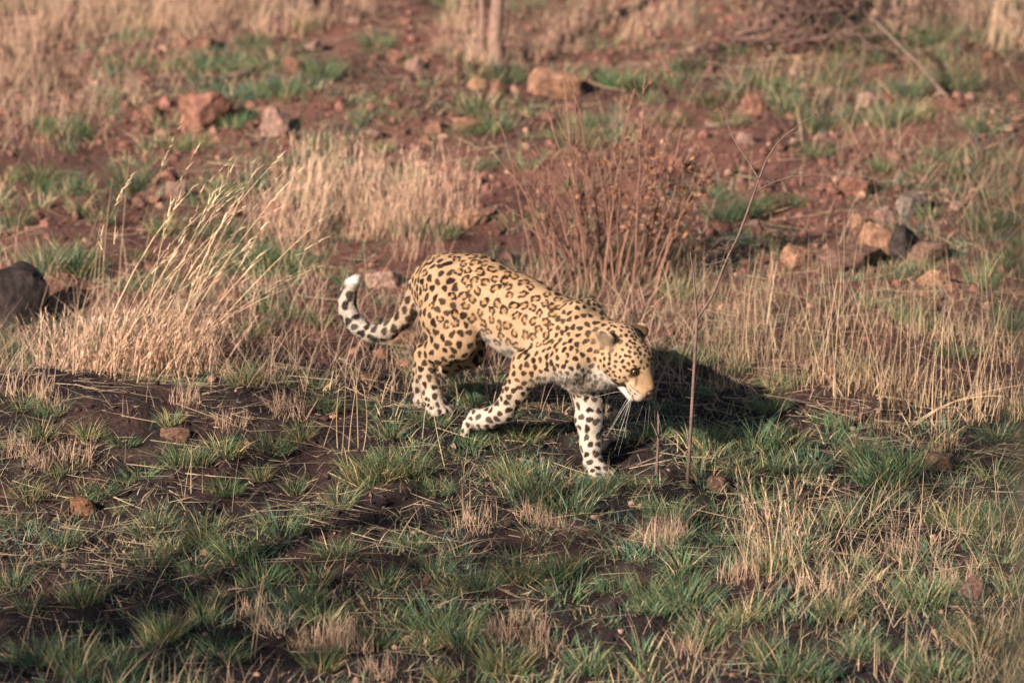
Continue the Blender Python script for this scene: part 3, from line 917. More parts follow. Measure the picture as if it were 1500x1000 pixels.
# ------------------------------------------------------------------ fine cover nobody could count
XA, XB, YA, YB = -3.5, 3.5, -3.6, 8.2
def scatter(n, fn):
    out = np.zeros((0, 2))
    while len(out) < n:
        c = np.stack([rng.uniform(XA, XB, n), rng.uniform(YA, YB, n)], 1)
        out = np.concatenate([out, c[rng.random(n) < fn(c[:, 0], c[:, 1])]])
    return out[:n]
# soil crumbs and pebbles
NP_ = 27000
c = scatter(NP_, lambda x, y: np.clip(0.55 + 0.9 * fbm2(x, y, 1.3, 3, 71), 0.08, 1))
ico = []
ph = (1 + 5 ** 0.5) / 2
IV = unit(np.array([[-1, ph, 0], [1, ph, 0], [-1, -ph, 0], [1, -ph, 0], [0, -1, ph], [0, 1, ph], [0, -1, -ph], [0, 1, -ph], [ph, 0, -1], [ph, 0, 1], [-ph, 0, -1], [-ph, 0, 1]], float))
IT = np.array([[0, 11, 5], [0, 5, 1], [0, 1, 7], [0, 7, 10], [0, 10, 11], [1, 5, 9], [5, 11, 4], [11, 10, 2], [10, 7, 6], [7, 1, 8], [3, 9, 4], [3, 4, 2], [3, 2, 6], [3, 6, 8], [3, 8, 9], [4, 9, 5], [2, 4, 11], [6, 2, 10], [8, 6, 7], [9, 8, 1]])
sz = np.clip(rng.lognormal(math.log(0.0065), 0.65, NP_), 0.003, 0.024) * (0.75 + 0.5 * sstep(0.5, 2.5, c[:, 1]))
pv = IV[None] * rng.uniform(0.6, 1.3, (NP_, 12, 1)) * sz[:, None, None] * rng.uniform(0.7, 1.2, (NP_, 1, 3))
pv = pv + np.stack([c[:, 0], c[:, 1], H(c[:, 0], c[:, 1]) + soil_lumps(c[:, 0], c[:, 1]) + sz * 0.25], 1)[:, None, :]
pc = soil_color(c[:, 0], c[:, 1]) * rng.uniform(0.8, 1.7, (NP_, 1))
pc = np.where(rng.random((NP_, 1)) < 0.12, np.array([0.26, 0.155, 0.115]) * rng.uniform(0.7, 1.2, (NP_, 1)), pc)
obj('pebbles', make_mesh('pebbles', pv.reshape(-1, 3), None, (IT[None] + 12 * np.arange(NP_)[:, None, None]).reshape(-1, 3), np.clip(np.repeat(pc, 12, 0), 0, 1)), M_soil, kind='stuff', label='scattered crumbs of reddish soil and tiny pebbles')
# short grass
def gd(x, y):
    return np.clip(0.18 + 1.5 * fbm2(x, y, 1.1, 3, 81) + 0.26 * sstep(0.9, 0.0, y), 0.02, 1)
NB = 85000
c = scatter(NB, gd)
gr = fbm2(c[:, 0], c[:, 1], 0.8, 3, 91)
isg = rng.random(NB) < np.clip(0.62 + 0.9 * gr, 0.15, 0.9)
colr = np.where(isg[:, None], GREENS[rng.integers(0, 4, NB)] * rng.uniform(0.7, 1.4, (NB, 1)), STRAW * rng.uniform(0.4, 1.0, (NB, 1)))
out = rnd_dir(NB)
base = np.stack([c[:, 0], c[:, 1], H(c[:, 0], c[:, 1]) - 0.006], 1)
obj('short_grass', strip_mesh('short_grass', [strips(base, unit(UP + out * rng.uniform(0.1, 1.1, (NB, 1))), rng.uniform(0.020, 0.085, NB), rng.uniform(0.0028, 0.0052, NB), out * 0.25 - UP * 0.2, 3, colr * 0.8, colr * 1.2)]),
    M_green, kind='stuff', label='sparse short green and dry grass blades over the soil')
# fine single straws standing between the tufts
NF = 21000
c = scatter(NF, lambda x, y: np.clip(0.05 + 1.7 * fbm2(x, y, 0.8, 3, 131), 0.015, 1) * (0.45 + 0.55 * sstep(-0.4, 0.8, y)))
colr = np.where(rng.random((NF, 1)) < 0.5, PINKSTRAW, STRAW) * rng.uniform(0.7, 1.25, (NF, 1))
out = unit(rnd_dir(NF) + np.array([0.35, 0, 0]))
base = np.stack([c[:, 0], c[:, 1], H(c[:, 0], c[:, 1]) - 0.006], 1)
obj('fine_straw', strip_mesh('fine_straw', [strips(base, unit(UP + out * rng.uniform(0.0, 0.7, (NF, 1))), 0.05 + 0.24 * rng.random(NF) ** 1.5, rng.uniform(0.0018, 0.0032, NF), out * 0.2 - UP * 0.12, 3, colr * 0.8, colr, taper=0.5)]),
    M_dry, kind='stuff', label='thin pale straws standing singly among the grass')
# fallen straw
NL = 26000
c = scatter(NL, lambda x, y: np.clip(0.35 + 1.0 * fbm2(x, y, 1.0, 3, 95) + 0.9 * sstep(1.4, 0.3, np.abs(y + 0.2)), 0.04, 1))
a = rng.normal(0, 0.75, NL) + np.where(rng.random(NL) < 0.5, 0, math.pi)
dl = np.stack([np.cos(a), np.sin(a)], 1)
L = 0.02 + 0.24 * rng.random(NL) ** 2.5
e = c + dl * L[:, None]
z0 = H(c[:, 0], c[:, 1]) + soil_lumps(c[:, 0], c[:, 1]) + rng.uniform(0.002, 0.012, NL); z1 = H(e[:, 0], e[:, 1]) + soil_lumps(e[:, 0], e[:, 1]) + rng.uniform(0.002, 0.03, NL)
d0 = np.stack([dl[:, 0], dl[:, 1], (z1 - z0) / L], 1)
bn = np.stack([-dl[:, 1], dl[:, 0], np.zeros(NL)], 1) * rng.normal(0, 0.30, (NL, 1))
colr = np.where(rng.random((NL, 1)) < 0.7, GREYSTRAW, STRAW) * rng.uniform(0.35, 1.1, (NL, 1))
obj('fallen_straw', strip_mesh('fallen_straw', [strips(np.column_stack([c, z0]), d0 - bn, L, rng.uniform(0.0014, 0.0030, NL), bn, 4, colr, colr,
    side=unit(np.stack([-dl[:, 1] * 0.6, dl[:, 0] * 0.6, np.full(NL, 0.8)], 1)), taper=0.3)]), M_dry, kind='stuff', label='dry fallen grass straws strewn over the bank')

# ------------------------------------------------------------------ green tufts
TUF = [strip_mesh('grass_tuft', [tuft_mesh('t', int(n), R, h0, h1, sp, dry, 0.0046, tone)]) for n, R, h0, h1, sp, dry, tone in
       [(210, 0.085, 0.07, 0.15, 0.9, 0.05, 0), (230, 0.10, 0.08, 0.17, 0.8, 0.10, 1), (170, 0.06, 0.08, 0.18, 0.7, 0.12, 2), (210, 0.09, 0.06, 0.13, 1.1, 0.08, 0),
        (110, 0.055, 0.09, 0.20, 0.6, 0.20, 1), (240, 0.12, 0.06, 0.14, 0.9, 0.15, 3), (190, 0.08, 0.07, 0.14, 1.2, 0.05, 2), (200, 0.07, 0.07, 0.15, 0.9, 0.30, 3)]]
HERB = []
TALL = 1.22
GLAB, GGRP = 'green grass tuft growing on the hillside soil', 'green grass tufts'
LANDMARK = []
TONE = ['deep green', 'fresh green', 'bluish green', 'low spreading deep green', 'upright straw flecked green', 'broad yellowish green', 'spiky bluish green', 'dry tipped yellowish green']
def nearest_name(p):
    if not LANDMARK:
        for o in bpy.data.objects:
            if o.name.split('.')[0] == 'rock': LANDMARK.append((np.array(o.location[:2]), NICK[o['label']]))
        for px, py, nm in PLACES:
            LANDMARK.append((G(px, py)[:2], nm))
    d = [np.hypot(*((p[:2] - q) * np.array([1, 0.6]))) for q, _ in LANDMARK]
    return LANDMARK[int(np.argmin(d))][1]
STOPW = {'with', 'at', 'beside', 'lying', 'next', 'near', 'between', 'below', 'touching', 'just', 'on', 'behind', 'leaning', 'in', 'uphill', 'half', 'surrounded', 'above', 'under', 'up', 'among'}
SPECIAL = {'pinkish rock touching': 'the pinkish rock touching the tilted rock', 'pinkish rock just': 'the pinkish rock behind the tail', 'small orange rock just': 'the small orange rock below the brown rock',
           'small orange rock uphill': 'the small orange rock uphill', 'brown stone half': 'the half hidden brown stone', 'brown stone next': 'the brown stone below thin stems', 'red rock with': 'the orange edged red rock', 'tan stone': 'the tan stone behind the leopard'}
def nick(lb):
    for k_, v_ in SPECIAL.items():
        if lb.startswith(k_): return v_
    w_ = []
    for x_ in lb.split():
        if x_ in STOPW: break
        w_.append(x_)
    return 'the ' + ' '.join(w_)
NICK = {o['label']: nick(o['label']) for o in bpy.data.objects if o.name.split('.')[0] == 'rock'}
PLACES = [(180, 540, 'the tall leaning grass tussock'), (895, 418, 'the bare shrub'), (1008, 712, 'the thorny sapling'), (728, 92, 'the slender tree'), (1160, 70, 'the brush pile'), (540, 310, 'the dense pale grass stand'),
          (1250, 540, 'the thin upright straw stems'), (1130, 835, 'the wavy pale stem clump'), (870, 690, 'the front paws of the leopard'), (640, 610, 'the hind paws of the leopard'), (960, 695, 'the short dead stick'),
          (1345, 610, 'the arching pale seed stalk'), (370, 960, 'the crossing reddish straws'), (150, 890, 'the dark bent straw'), (690, 790, 'the curved arching straw'), (1325, 980, 'the single pale upright straw'), (505, 660, 'the upright pale straws')]
def tuft(px, py, wpx, v=None, hs=1.0, sink=0.0):
    p = G(px, py)
    v = int(rng.integers(len(TUF))) if v is None else v
    o = obj('grass_tuft', TUF[v], M_green, None, TONE[v] + ' grass tuft near ' + nearest_name(p), 'grass tuft', GGRP)
    s = wpx * MPP(p) / 0.25
    o.scale = (s, s, s * hs * TALL); o.rotation_euler = (0, 0, rng.uniform(0, 6.28))
    o.location = onground(p[0], p[1], 0.0)
    return o
for t in [(790, 728, 120), (750, 700, 90), (830, 745, 110), (765, 640, 80), (735, 610, 60), (880, 725, 80), (560, 700, 120, 7), (600, 690, 90, 1), (530, 705, 90, 7), (350, 815, 120, 0), (300, 790, 100, 2),
          (385, 850, 100, 0), (290, 835, 80), (205, 700, 80, 3), (645, 925, 120, 1), (680, 945, 100, 2), (620, 950, 80), (450, 890, 90), (480, 910, 80), (330, 960, 100), (110, 985, 120, 2), (50, 975, 110, 2), (160, 975, 90, 1),
          (470, 975, 100, 7), (950, 880, 100), (1000, 885, 110, 1), (900, 860, 80), (985, 765, 90, 2), (960, 755, 70), (1040, 650, 80), (1025, 580, 60), (1125, 600, 70), (1110, 650, 90, 1), (1290, 700, 120, 0), (1320, 690, 110, 1),
          (1260, 670, 80), (1245, 752, 60, 4), (1390, 762, 90), (1430, 770, 80), (1135, 840, 110, 4), (1090, 905, 90), (1150, 985, 120, 1), (1115, 960, 90, 2), (1230, 900, 100, 7), (1350, 885, 110, 1), (1370, 990, 130, 0), (1130, 570, 60), (1080, 690, 70),
          (920, 715, 70), (1210, 905, 80), (1040, 930, 100, 0), (1280, 960, 90), (230, 770, 80, 2), (440, 640, 70, 7), (330, 665, 90, 7), (400, 660, 80), (570, 640, 60), (640, 720, 70), (690, 590, 60, 0), (540, 600, 50), (480, 600, 60),
          (700, 860, 80), (760, 850, 100), (820, 840, 90), (640, 840, 80), (560, 860, 90), (740, 980, 120, 7), (860, 980, 80), (210, 560, 70), (360, 560, 90, 7), (470, 480, 70), (430, 465, 70), (370, 490, 80), (40, 730, 80, 7), (60, 640, 80, 7),
          (20, 860, 90), (120, 880, 100), (240, 930, 110), (300, 905, 90), (550, 940, 80), (600, 800, 70), (500, 820, 80), (410, 780, 90),
          (190, 275, 110, 2), (95, 280, 100, 3), (60, 265, 90), (100, 198, 80, 1), (470, 112, 70, 1), (740, 118, 70, 1), (905, 125, 80, 0), (870, 110, 60), (1225, 128, 90, 4), (1250, 60, 80, 0), (1150, 165, 80, 2), (1330, 65, 90, 0), (550, 70, 70),
          (285, 100, 90, 3), (185, 98, 90, 3), (370, 70, 60, 1), (195, 62, 60), (725, 192, 70, 1), (690, 165, 50), (850, 188, 60, 1), (880, 180, 50), (1100, 310, 80), (1150, 300, 80, 3), (1060, 320, 70), (640, 345, 90, 3), (600, 340, 70), (420, 395, 120, 0), (370, 390, 110, 2),
          (320, 395, 90), (60, 400, 110, 2), (110, 395, 100), (1200, 190, 90, 2), (1255, 175, 80), (1300, 185, 90, 2), (1340, 175, 90), (1190, 225, 70), (1330, 140, 90, 2), (1400, 130, 90), (1440, 190, 90), (1390, 230, 80), (1290, 250, 60), (1410, 260, 80),
          (1070, 180, 60), (1040, 150, 70), (1120, 120, 60), (1010, 100, 70), (980, 180, 60), (820, 200, 50), (450, 45, 60), (350, 110, 60), (430, 100, 50), (500, 250, 60), (555, 220, 50), (700, 250, 50), (240, 340, 80), (20, 330, 90), (150, 330, 80),
          (1450, 330, 80), (1440, 420, 90), (1480, 480, 90), (1400, 520, 80), (1330, 470, 90), (1250, 550, 80), (1080, 545, 60), (960, 640, 60), (1200, 620, 70), (1160, 560, 60), (1460, 640, 90), (1480, 870, 100), (1440, 950, 110), (130, 640, 70, 7), (180, 650, 60, 3), (250, 620, 60, 7), (290, 680, 70, 2), (150, 720, 70, 3), (90, 800, 80, 2), (330, 720, 70, 0), (380, 700, 60, 7), (430, 720, 60, 2), (20, 770, 80, 3), (460, 760, 60, 0), (220, 830, 80, 2), (855, 712, 55, 0), (890, 716, 60, 2), (640, 622, 55, 0), (612, 618, 50, 2), (690, 652, 60, 0), (720, 640, 50, 3)]:
    tuft(*t)
# the ones between them
n = 0
while n < 110:
    px, py = rng.uniform(-60, 1560), 1000 * rng.random() ** 0.8
    p = G(px, py)
    if abs(p[0]) < 0.42 and -0.32 < p[1] < 0.5: continue
    if rng.random() > gd(p[0:1], p[1:2])[0] + 0.25: continue
    tuft(px, py, rng.uniform(40, 85), None, rng.uniform(0.7, 1.1)); n += 1

# grass growing together between the tufts, too close to count
NTU, NBL = 1150, 46
c = scatter(NTU, lambda x, y: np.clip(0.12 + 1.6 * fbm2(x, y, 0.8, 3, 141) + 0.36 * sstep(0.5, -0.6, y), 0.02, 1) * np.where((np.abs(x) < 0.35) & (np.abs(y) < 0.3), 0.3, 1))
cc = np.repeat(c, NBL, 0); nn_ = len(cc)
rt = np.repeat(rng.uniform(0.03, 0.10, NTU), NBL); ht = np.repeat(rng.uniform(0.04, 0.125, NTU), NBL); tn = np.repeat(rng.integers(0, 4, NTU), NBL)
dm = np.repeat(np.clip(0.15 + 0.5 * fbm2(c[:, 0], c[:, 1], 0.7, 2, 151), 0.03, 0.7), NBL)
o_ = rnd_dir(nn_); rr = rt * np.sqrt(rng.random(nn_))
bx = cc + o_[:, :2] * rr[:, None]
base = np.stack([bx[:, 0], bx[:, 1], H(bx[:, 0], bx[:, 1]) - 0.008], 1)
out = unit(o_ * 0.8 + rnd_dir(nn_) * 0.6)
colr = np.where((rng.random(nn_) < dm)[:, None], STRAW * rng.uniform(0.5, 1.0, (nn_, 1)), GREENS[tn] * rng.uniform(0.7, 1.35, (nn_, 1)))
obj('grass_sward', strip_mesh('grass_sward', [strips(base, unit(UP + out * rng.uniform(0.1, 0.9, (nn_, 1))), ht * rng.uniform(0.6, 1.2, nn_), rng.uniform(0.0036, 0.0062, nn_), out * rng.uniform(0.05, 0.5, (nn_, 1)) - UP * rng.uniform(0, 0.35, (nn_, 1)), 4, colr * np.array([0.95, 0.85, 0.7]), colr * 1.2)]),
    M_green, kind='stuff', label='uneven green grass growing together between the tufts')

# ------------------------------------------------------------------ dry grass
DRY = []
def dry_variant(n, R, h0, h1, lean, spread, colr, droop, heads, basal):
    ps, hd_ = stem_parts(n, R, h0, h1, lean, spread, colr, 0.0030 if heads else 0.0024, droop, heads)
    if hd_ is not None: ps.append(hd_)
    b, _ = stem_parts(basal, R * 1.2, 0.05, 0.18, (0, 0, 0), 0.7, np.asarray(colr) * 0.9, 0.0036, 0.4, False)
    return strip_mesh('dry_grass', ps + b)
DRY_STAND = [dry_variant(48, 0.15, 0.12, 0.48, (0.12, 0, 0), 0.40, PINKSTRAW * (1.0 + 0.06 * i), 0.22, True, 70) for i in range(6)]
DRY_THIN = [dry_variant(21, 0.15, 0.15, 0.68, (0.14, 0, 0), 0.42, STRAW * (0.86 + 0.08 * i), 0.18, False, 60) for i in range(5)]
DRY_SHORT = [dry_variant(40, 0.09, 0.06, 0.20, (0.05, 0, 0), 0.45, PINKSTRAW * (0.85 + 0.1 * i), 0.3, False, 60) for i in range(4)]
def dry(px, py, hpx, meshes, hm, label, group, cat='dry grass', name='dry_grass_clump'):
    p = G(px + rng.normal(0, 8), py + rng.normal(0, 9))
    o = obj(name, meshes[int(rng.integers(len(meshes)))], M_dry, None, label, cat, group)
    s = hpx * MPP(p) / hm * rng.uniform(0.75, 1.15)
    o.scale = (s * rng.uniform(0.9, 1.4), s * 1.1, s); o.rotation_euler = (0, 0, rng.uniform(-0.6, 0.6))
    o.location = onground(p[0], p[1], 0.0)
    return o
for px, py, h in [(395, 330, 120), (425, 310, 110), (450, 335, 130), (480, 305, 120), (505, 325, 140), (535, 300, 120), (555, 330, 140), (585, 310, 120), (610, 335, 130), (640, 315, 110), (665, 335, 110), (690, 310, 90), (440, 375, 100), (520, 350, 90),
                  (570, 365, 100), (620, 370, 100), (470, 275, 90), (600, 280, 80), (545, 265, 90)]:
    dry(px, py, h * 1.05, DRY_STAND, 0.48, 'pale dry grass clump in the dense stand uphill of the leopard tail', 'dense stand of pale dry grass')
for px, py, h in [(15, 70, 130), (60, 55, 120), (105, 50, 120), (150, 45, 110), (200, 40, 120), (250, 38, 110), (300, 34, 110), (345, 32, 120), (395, 40, 120), (40, 130, 90), (15, 110, 90), (90, 110, 70), (460, 30, 90), (520, 25, 90)]:
    dry(px, py, h, DRY_STAND, 0.48, 'tall dry grass clump along the top of the slope near the dark rounded boulder', 'dry grass along the top of the slope')
for px, py, h in [(650, 85, 70), (690, 88, 80), (715, 92, 80), (750, 90, 70), (785, 80, 90), (820, 75, 80), (670, 60, 80)]:
    dry(px, py, h, DRY_STAND, 0.48, 'pale dry grass clump around the foot of the slender tree', 'dry grass around the slender tree')
for px, py, h in [(1310, 60, 110), (1350, 55, 120), (1395, 60, 120), (1440, 55, 130), (1485, 62, 130), (1130, 40, 90), (1230, 30, 90), (930, 45, 80), (1000, 40, 80), (870, 55, 80)]:
    dry(px, py, h, DRY_STAND, 0.48, 'dry grass clump beside the pile of dead brush', 'dry grass by the dead brush')
for px, py, h in [(1120, 515, 200), (1145, 500, 170), (1100, 490, 150), (1195, 560, 220), (1220, 545, 260), (1245, 560, 240), (1270, 550, 220), (1290, 570, 230), (1180, 530, 170), (1320, 580, 210), (1350, 590, 190), (1375, 600, 220), (1410, 580, 230), (1445, 590, 230),
                  (1480, 600, 230), (1060, 460, 130), (1085, 440, 120), (1150, 440, 110), (1210, 470, 140), (1260, 480, 170), (1310, 490, 200), (1365, 500, 180), (1420, 500, 200), (1470, 520, 220), (1240, 620, 120), (1300, 640, 140), (1380, 660, 120), (1040, 430, 90), (1000, 500, 120), (1035, 520, 140), (1065, 500, 130), (1090, 530, 140), (1120, 550, 140), (1050, 560, 120), (990, 470, 110), (1150, 580, 130)]:
    dry(px, py, h * 0.95, DRY_THIN, 0.68, 'clump of thin upright straw stems below the orange rocks', 'thin straw stems below the orange rocks')
for px, py, h in [(815, 420, 110), (780, 410, 90), (860, 430, 80), (950, 425, 100), (990, 420, 110), (900, 432, 80), (740, 400, 80), (1010, 400, 90)]:
    dry(px, py, h, DRY_THIN, 0.68, 'low dry straw clump around the base of the bare shrub', 'dry straw under the bare shrub')
for px, py, h in [(400, 930, 60), (440, 945, 60), (490, 930, 70), (530, 950, 60), (370, 900, 50), (270, 900, 50), (60, 690, 60), (30, 660, 60), (110, 670, 50), (790, 775, 55), (820, 780, 50), (960, 795, 70), (940, 790, 60), (975, 800, 60), (770, 930, 60), (800, 950, 60),
                  (740, 940, 50), (560, 980, 60), (1080, 850, 70), (1180, 850, 60), (1000, 960, 60), (690, 760, 60), (90, 600, 60), (40, 590, 60), (330, 610, 60), (420, 600, 60), (280, 590, 50), (1420, 850, 70), (1300, 800, 50)]:
    dry(px, py, h, DRY_SHORT, 0.20, 'short pinkish dry grass patch on the dark lower bank', 'short dry grass patches on the bank', name='dry_grass_patch')

# the tall leaning tussock
tp = G(185, 552)
tall = empty('leaning_grass_tussock', onground(tp[0], tp[1]), 'tall pale grass tussock with feathery seed heads leaning over beside the dark boulder', 'dry grass')
ps, hd_ = stem_parts(62, 0.22, 0.48, 1.0, (0.58, 0, 0), 0.40, STRAW * 1.12, 0.0050, 0.50, True, 0.16, 0.6)
obj('stalks', strip_mesh('stalks', ps), M_dry, tall, kind='stuff'); obj('seed_heads', strip_mesh('seed_heads', [hd_]), M_dry, tall, kind='stuff')
b1, h1_ = stem_parts(460, 0.34, 0.08, 0.30, (0.15, 0, 0), 0.65, PINKSTRAW * 1.1, 0.0038, 0.4, True, 0.08, 0.5)
obj('basal_leaves', strip_mesh('basal_leaves', b1 + [h1_]), M_dry, tall, kind='stuff')
def stalk_group(px, py, tips, label, name='straw_stalk', cat='grass stalk', rad=0.0020, colr=STRAW * 0.9, apart=False):
    """single bent stalks from one foot to the pixels they end at, in the upright plane through the foot"""
    p = G(px, py)
    root = empty(name + '_clump', tuple3(p), label, cat) if len(tips) > 1 and not apart else None
    for (bx, by, mx, my, ex, ey) in tips:
        f = G(bx, by)
        Yp = f[1]
        a, m, e_ = f - UP * 0.02, WY(mx, my, Yp + rng.normal(0, 0.03)), WY(ex, ey, Yp + rng.normal(0, 0.06))
        org = p if root is not None else f
        ln = (bez(a, m, e_, 12) - org, np.linspace(rad, rad * 0.35, 12), np.asarray(colr) * rng.uniform(0.75, 1.15))
        o = obj(name if root is None else 'straw', tube_mesh(name, [ln], 5), M_dry, root)
        if root is None:
            o.location = tuple3(f); tag(o, label, cat, label if len(tips) > 1 else None)
stalk_group(150, 430, [(150, 440, 150, 360, 165, 260), (135, 440, 140, 380, 150, 300), (172, 430, 180, 330, 190, 220), (143, 445, 143, 390, 152, 330)], 'straight grey brown stalks standing beside the leaning tussock')
stalk_group(505, 660, [(500, 665, 508, 590, 505, 520), (510, 660, 515, 590, 530, 525), (525, 655, 523, 590, 521, 520), (495, 655, 490, 600, 498, 560), (470, 660, 490, 600, 500, 585), (530, 660, 545, 610, 530, 560)], 'upright pale straws in front of the hind legs of the leopard')
stalk_group(650, 700, [(655, 690, 640, 640, 632, 585), (610, 680, 640, 640, 680, 600)], 'bent straw arching over the green tuft beneath the leopard')
stalk_group(682, 770, [(682, 772, 672, 720, 685, 655), (688, 772, 690, 720, 686, 668)], 'pair of straight reddish straws below the trailing forepaw')
stalk_group(1345, 610, [(1330, 620, 1380, 580, 1500, 563), (1340, 618, 1390, 575, 1470, 580), (1335, 622, 1370, 585, 1415, 600)], 'arching pale seed stalk above the dark ground by the thin straws', colr=STRAW * 1.15)
stalk_group(300, 700, [(280, 720, 279, 690, 281, 650), (297, 722, 296, 690, 297, 655)], 'two short brown upright straws on the dark bank')
stalk_group(150, 890, [(130, 890, 155, 830, 186, 762), (150, 880, 160, 840, 165, 800)], 'dark bent straw standing in the lower bank grass')
stalk_group(370, 960, [(366, 962, 375, 900, 386, 838), (372, 960, 382, 890, 387, 842), (343, 915, 348, 880, 345, 850)], 'pair of reddish straws crossing at the top on the lower bank')
stalk_group(1325, 975, [(1325, 985, 1326, 940, 1329, 890)], 'single pale straw standing upright on the lower bank')
stalk_group(1450, 960, [(1448, 962, 1452, 930, 1451, 898)], 'single reddish straw standing by the brown stone')
stalk_group(650, 790, [(645, 805, 690, 785, 745, 788), (575, 800, 600, 750, 635, 725)], 'curved straw arching over the lower bank grass', apart=True)
stalk_group(500, 840, [(500, 850, 506, 820, 512, 782)], 'short leaning straw in the mid bank grass')
stalk_group(1310, 750, [(1313, 780, 1305, 730, 1290, 700), (1316, 782, 1318, 730, 1318, 690), (1345, 790, 1350, 750, 1353, 690), (1405, 790, 1408, 740, 1418, 680)], 'thin reddish straw standing alone on bare dark soil near the brown stone', apart=True)
wp = G(1130, 838)
ws, wh = stem_parts(46, 0.11, 0.20, 0.40, (-0.05, 0, 0), 0.42, STRAW * 1.05, 0.0034, 0.35, True, 0.10)
obj('dry_flower_clump', strip_mesh('dry_flower_clump', ws + [wh]), M_dry, None, 'dry clump of wavy pale stems with withered heads below the thorny sapling', 'dry grass').location = onground(wp[0], wp[1])
# long straws lying along the bank
stalk_group(560, 700, [(400, 652, 520, 665, 640, 745), (410, 660, 540, 680, 650, 735), (440, 670, 560, 690, 630, 700)], 'long flattened straws lying down the bank in front of the leopard', 'lying_straw')
stalk_group(330, 560, [(215, 560, 290, 555, 345, 565), (230, 530, 290, 545, 380, 580)], 'bundle of bright straws lying at the foot of the leaning tussock', 'lying_straw')
stalk_group(410, 490, [(330, 495, 380, 485, 480, 500)], 'long arched straw lying beside the tail of the leopard', 'lying_straw')

# ------------------------------------------------------------------ woody plants
TW = np.array([0.17, 0.095, 0.070])
def twig(a, m, e_, r0, r1, n=10, colr=TW):
    pts = bez(a, m, e_, n)
    pts[1:-1] += rng.normal(0, min(r0, 0.004) * 0.8, (n - 2, 3))
    return (pts, np.linspace(r0, r1, n), np.asarray(colr) * rng.uniform(0.75, 1.25))
sb = G(895, 418)
shrub = empty('bare_shrub', onground(sb[0], sb[1]), 'nearly bare reddish brown shrub with withered leaves uphill of the leopard', 'shrub')
sbl = np.array(shrub.location)
tips = [(752, 235), (770, 280), (725, 160), (805, 170), (802, 240), (830, 200), (838, 115), (842, 120), (815, 150), (850, 260), (870, 230), (885, 300), (900, 220), (915, 170), (930, 130), (945, 110), (955, 180), (975, 200), (990, 240), (1005, 170),
        (1020, 210), (1030, 260), (1045, 240), (1010, 300), (985, 320), (1035, 310), (765, 330), (790, 330), (830, 310), (945, 260), (965, 290), (920, 280), (875, 180), (780, 220), (860, 330), (900, 340), (1000, 350), (740, 300), (925, 330), (812, 280)]
leafp, leafd = [], []
tips = tips + [(x + rng.normal(0, 25), y + rng.uniform(0, 90)) for x, y in tips[::2]]
for i, (ex, ey) in enumerate(tips):
    Y0 = sb[1] + rng.uniform(-0.12, 0.12)
    b = np.array(onground(WY(880 + 0.42 * (ex - 890) + rng.uniform(-30, 30), 415, Y0)[0], Y0, -0.03))
    e_ = WY(ex, ey, Y0 + rng.normal(0, 0.14))
    m = b * 0.45 + e_ * 0.55 + np.array([-(e_[0] - b[0]) * 0.16, rng.normal(0, 0.04), 0.06])
    r0 = rng.uniform(0.0034, 0.0062)
    main = twig(b, m, e_, r0, 0.0024, 12)
    lines = [main]
    for k in range(int(rng.integers(3, 6))):
        j = int(rng.integers(4, 11))
        s0 = main[0][j]
        d = unit(np.array([rng.normal(0, 0.5), rng.normal(0, 0.4), rng.uniform(0.7, 1.4)]))
        Ln = rng.uniform(0.06, 0.20)
        tw = twig(s0, s0 + d * Ln * 0.5 + rng.normal(0, 0.01, 3), s0 + d * Ln + UP * 0.02, 0.0018, 0.0007, 7)
        lines.append(tw)
        if ex > 900 or rng.random() < 0.12:
            for q in range(2):
                leafp.append(tw[0][int(rng.integers(2, 7))]); leafd.append(d)
    if ex > 900:
        for q in range(5):
            leafp.append(main[0][int(rng.integers(5, 12))] + rng.normal(0, 0.004, 3)); leafd.append(unit(rng.normal(size=3) + UP * 0.3))
    pts_off = [(p_ - sbl, r_, c_) for p_, r_, c_ in lines]
    obj('stem', tube_mesh('stem', pts_off, 5), M_bark, shrub)
leafp = np.array(leafp); leafd = np.array(leafd); nl = len(leafp)
ld = unit(leafd * 0.5 + rng.normal(size=(nl, 3)) * 0.6 - UP * 0.1)
lc = np.array([0.31, 0.155, 0.085]) * rng.uniform(0.6, 1.35, (nl, 1))
sd = unit(np.cross(ld, rng.normal(size=(nl, 3))))
lw = rng.uniform(0.009, 0.018, (nl, 1)); lL = lw * 2.2
q0 = leafp - sbl
nn = unit(np.cross(ld, sd))
LV = np.stack([q0, q0 + ld * lL * 0.5 + sd * lw * 0.5 + nn * lw * 0.15, q0 + ld * lL, q0 + ld * lL * 0.5 - sd * lw * 0.5 + nn * lw * 0.15], 1).reshape(-1, 3)
LT = (np.array([[0, 1, 2], [0, 2, 3]])[None] + 4 * np.arange(nl)[:, None, None]).reshape(-1, 3)
obj('withered_leaves', make_mesh('withered_leaves', LV, None, LT, np.clip(np.repeat(lc, 4, 0), 0, 1)), M_dry, shrub, kind='stuff')

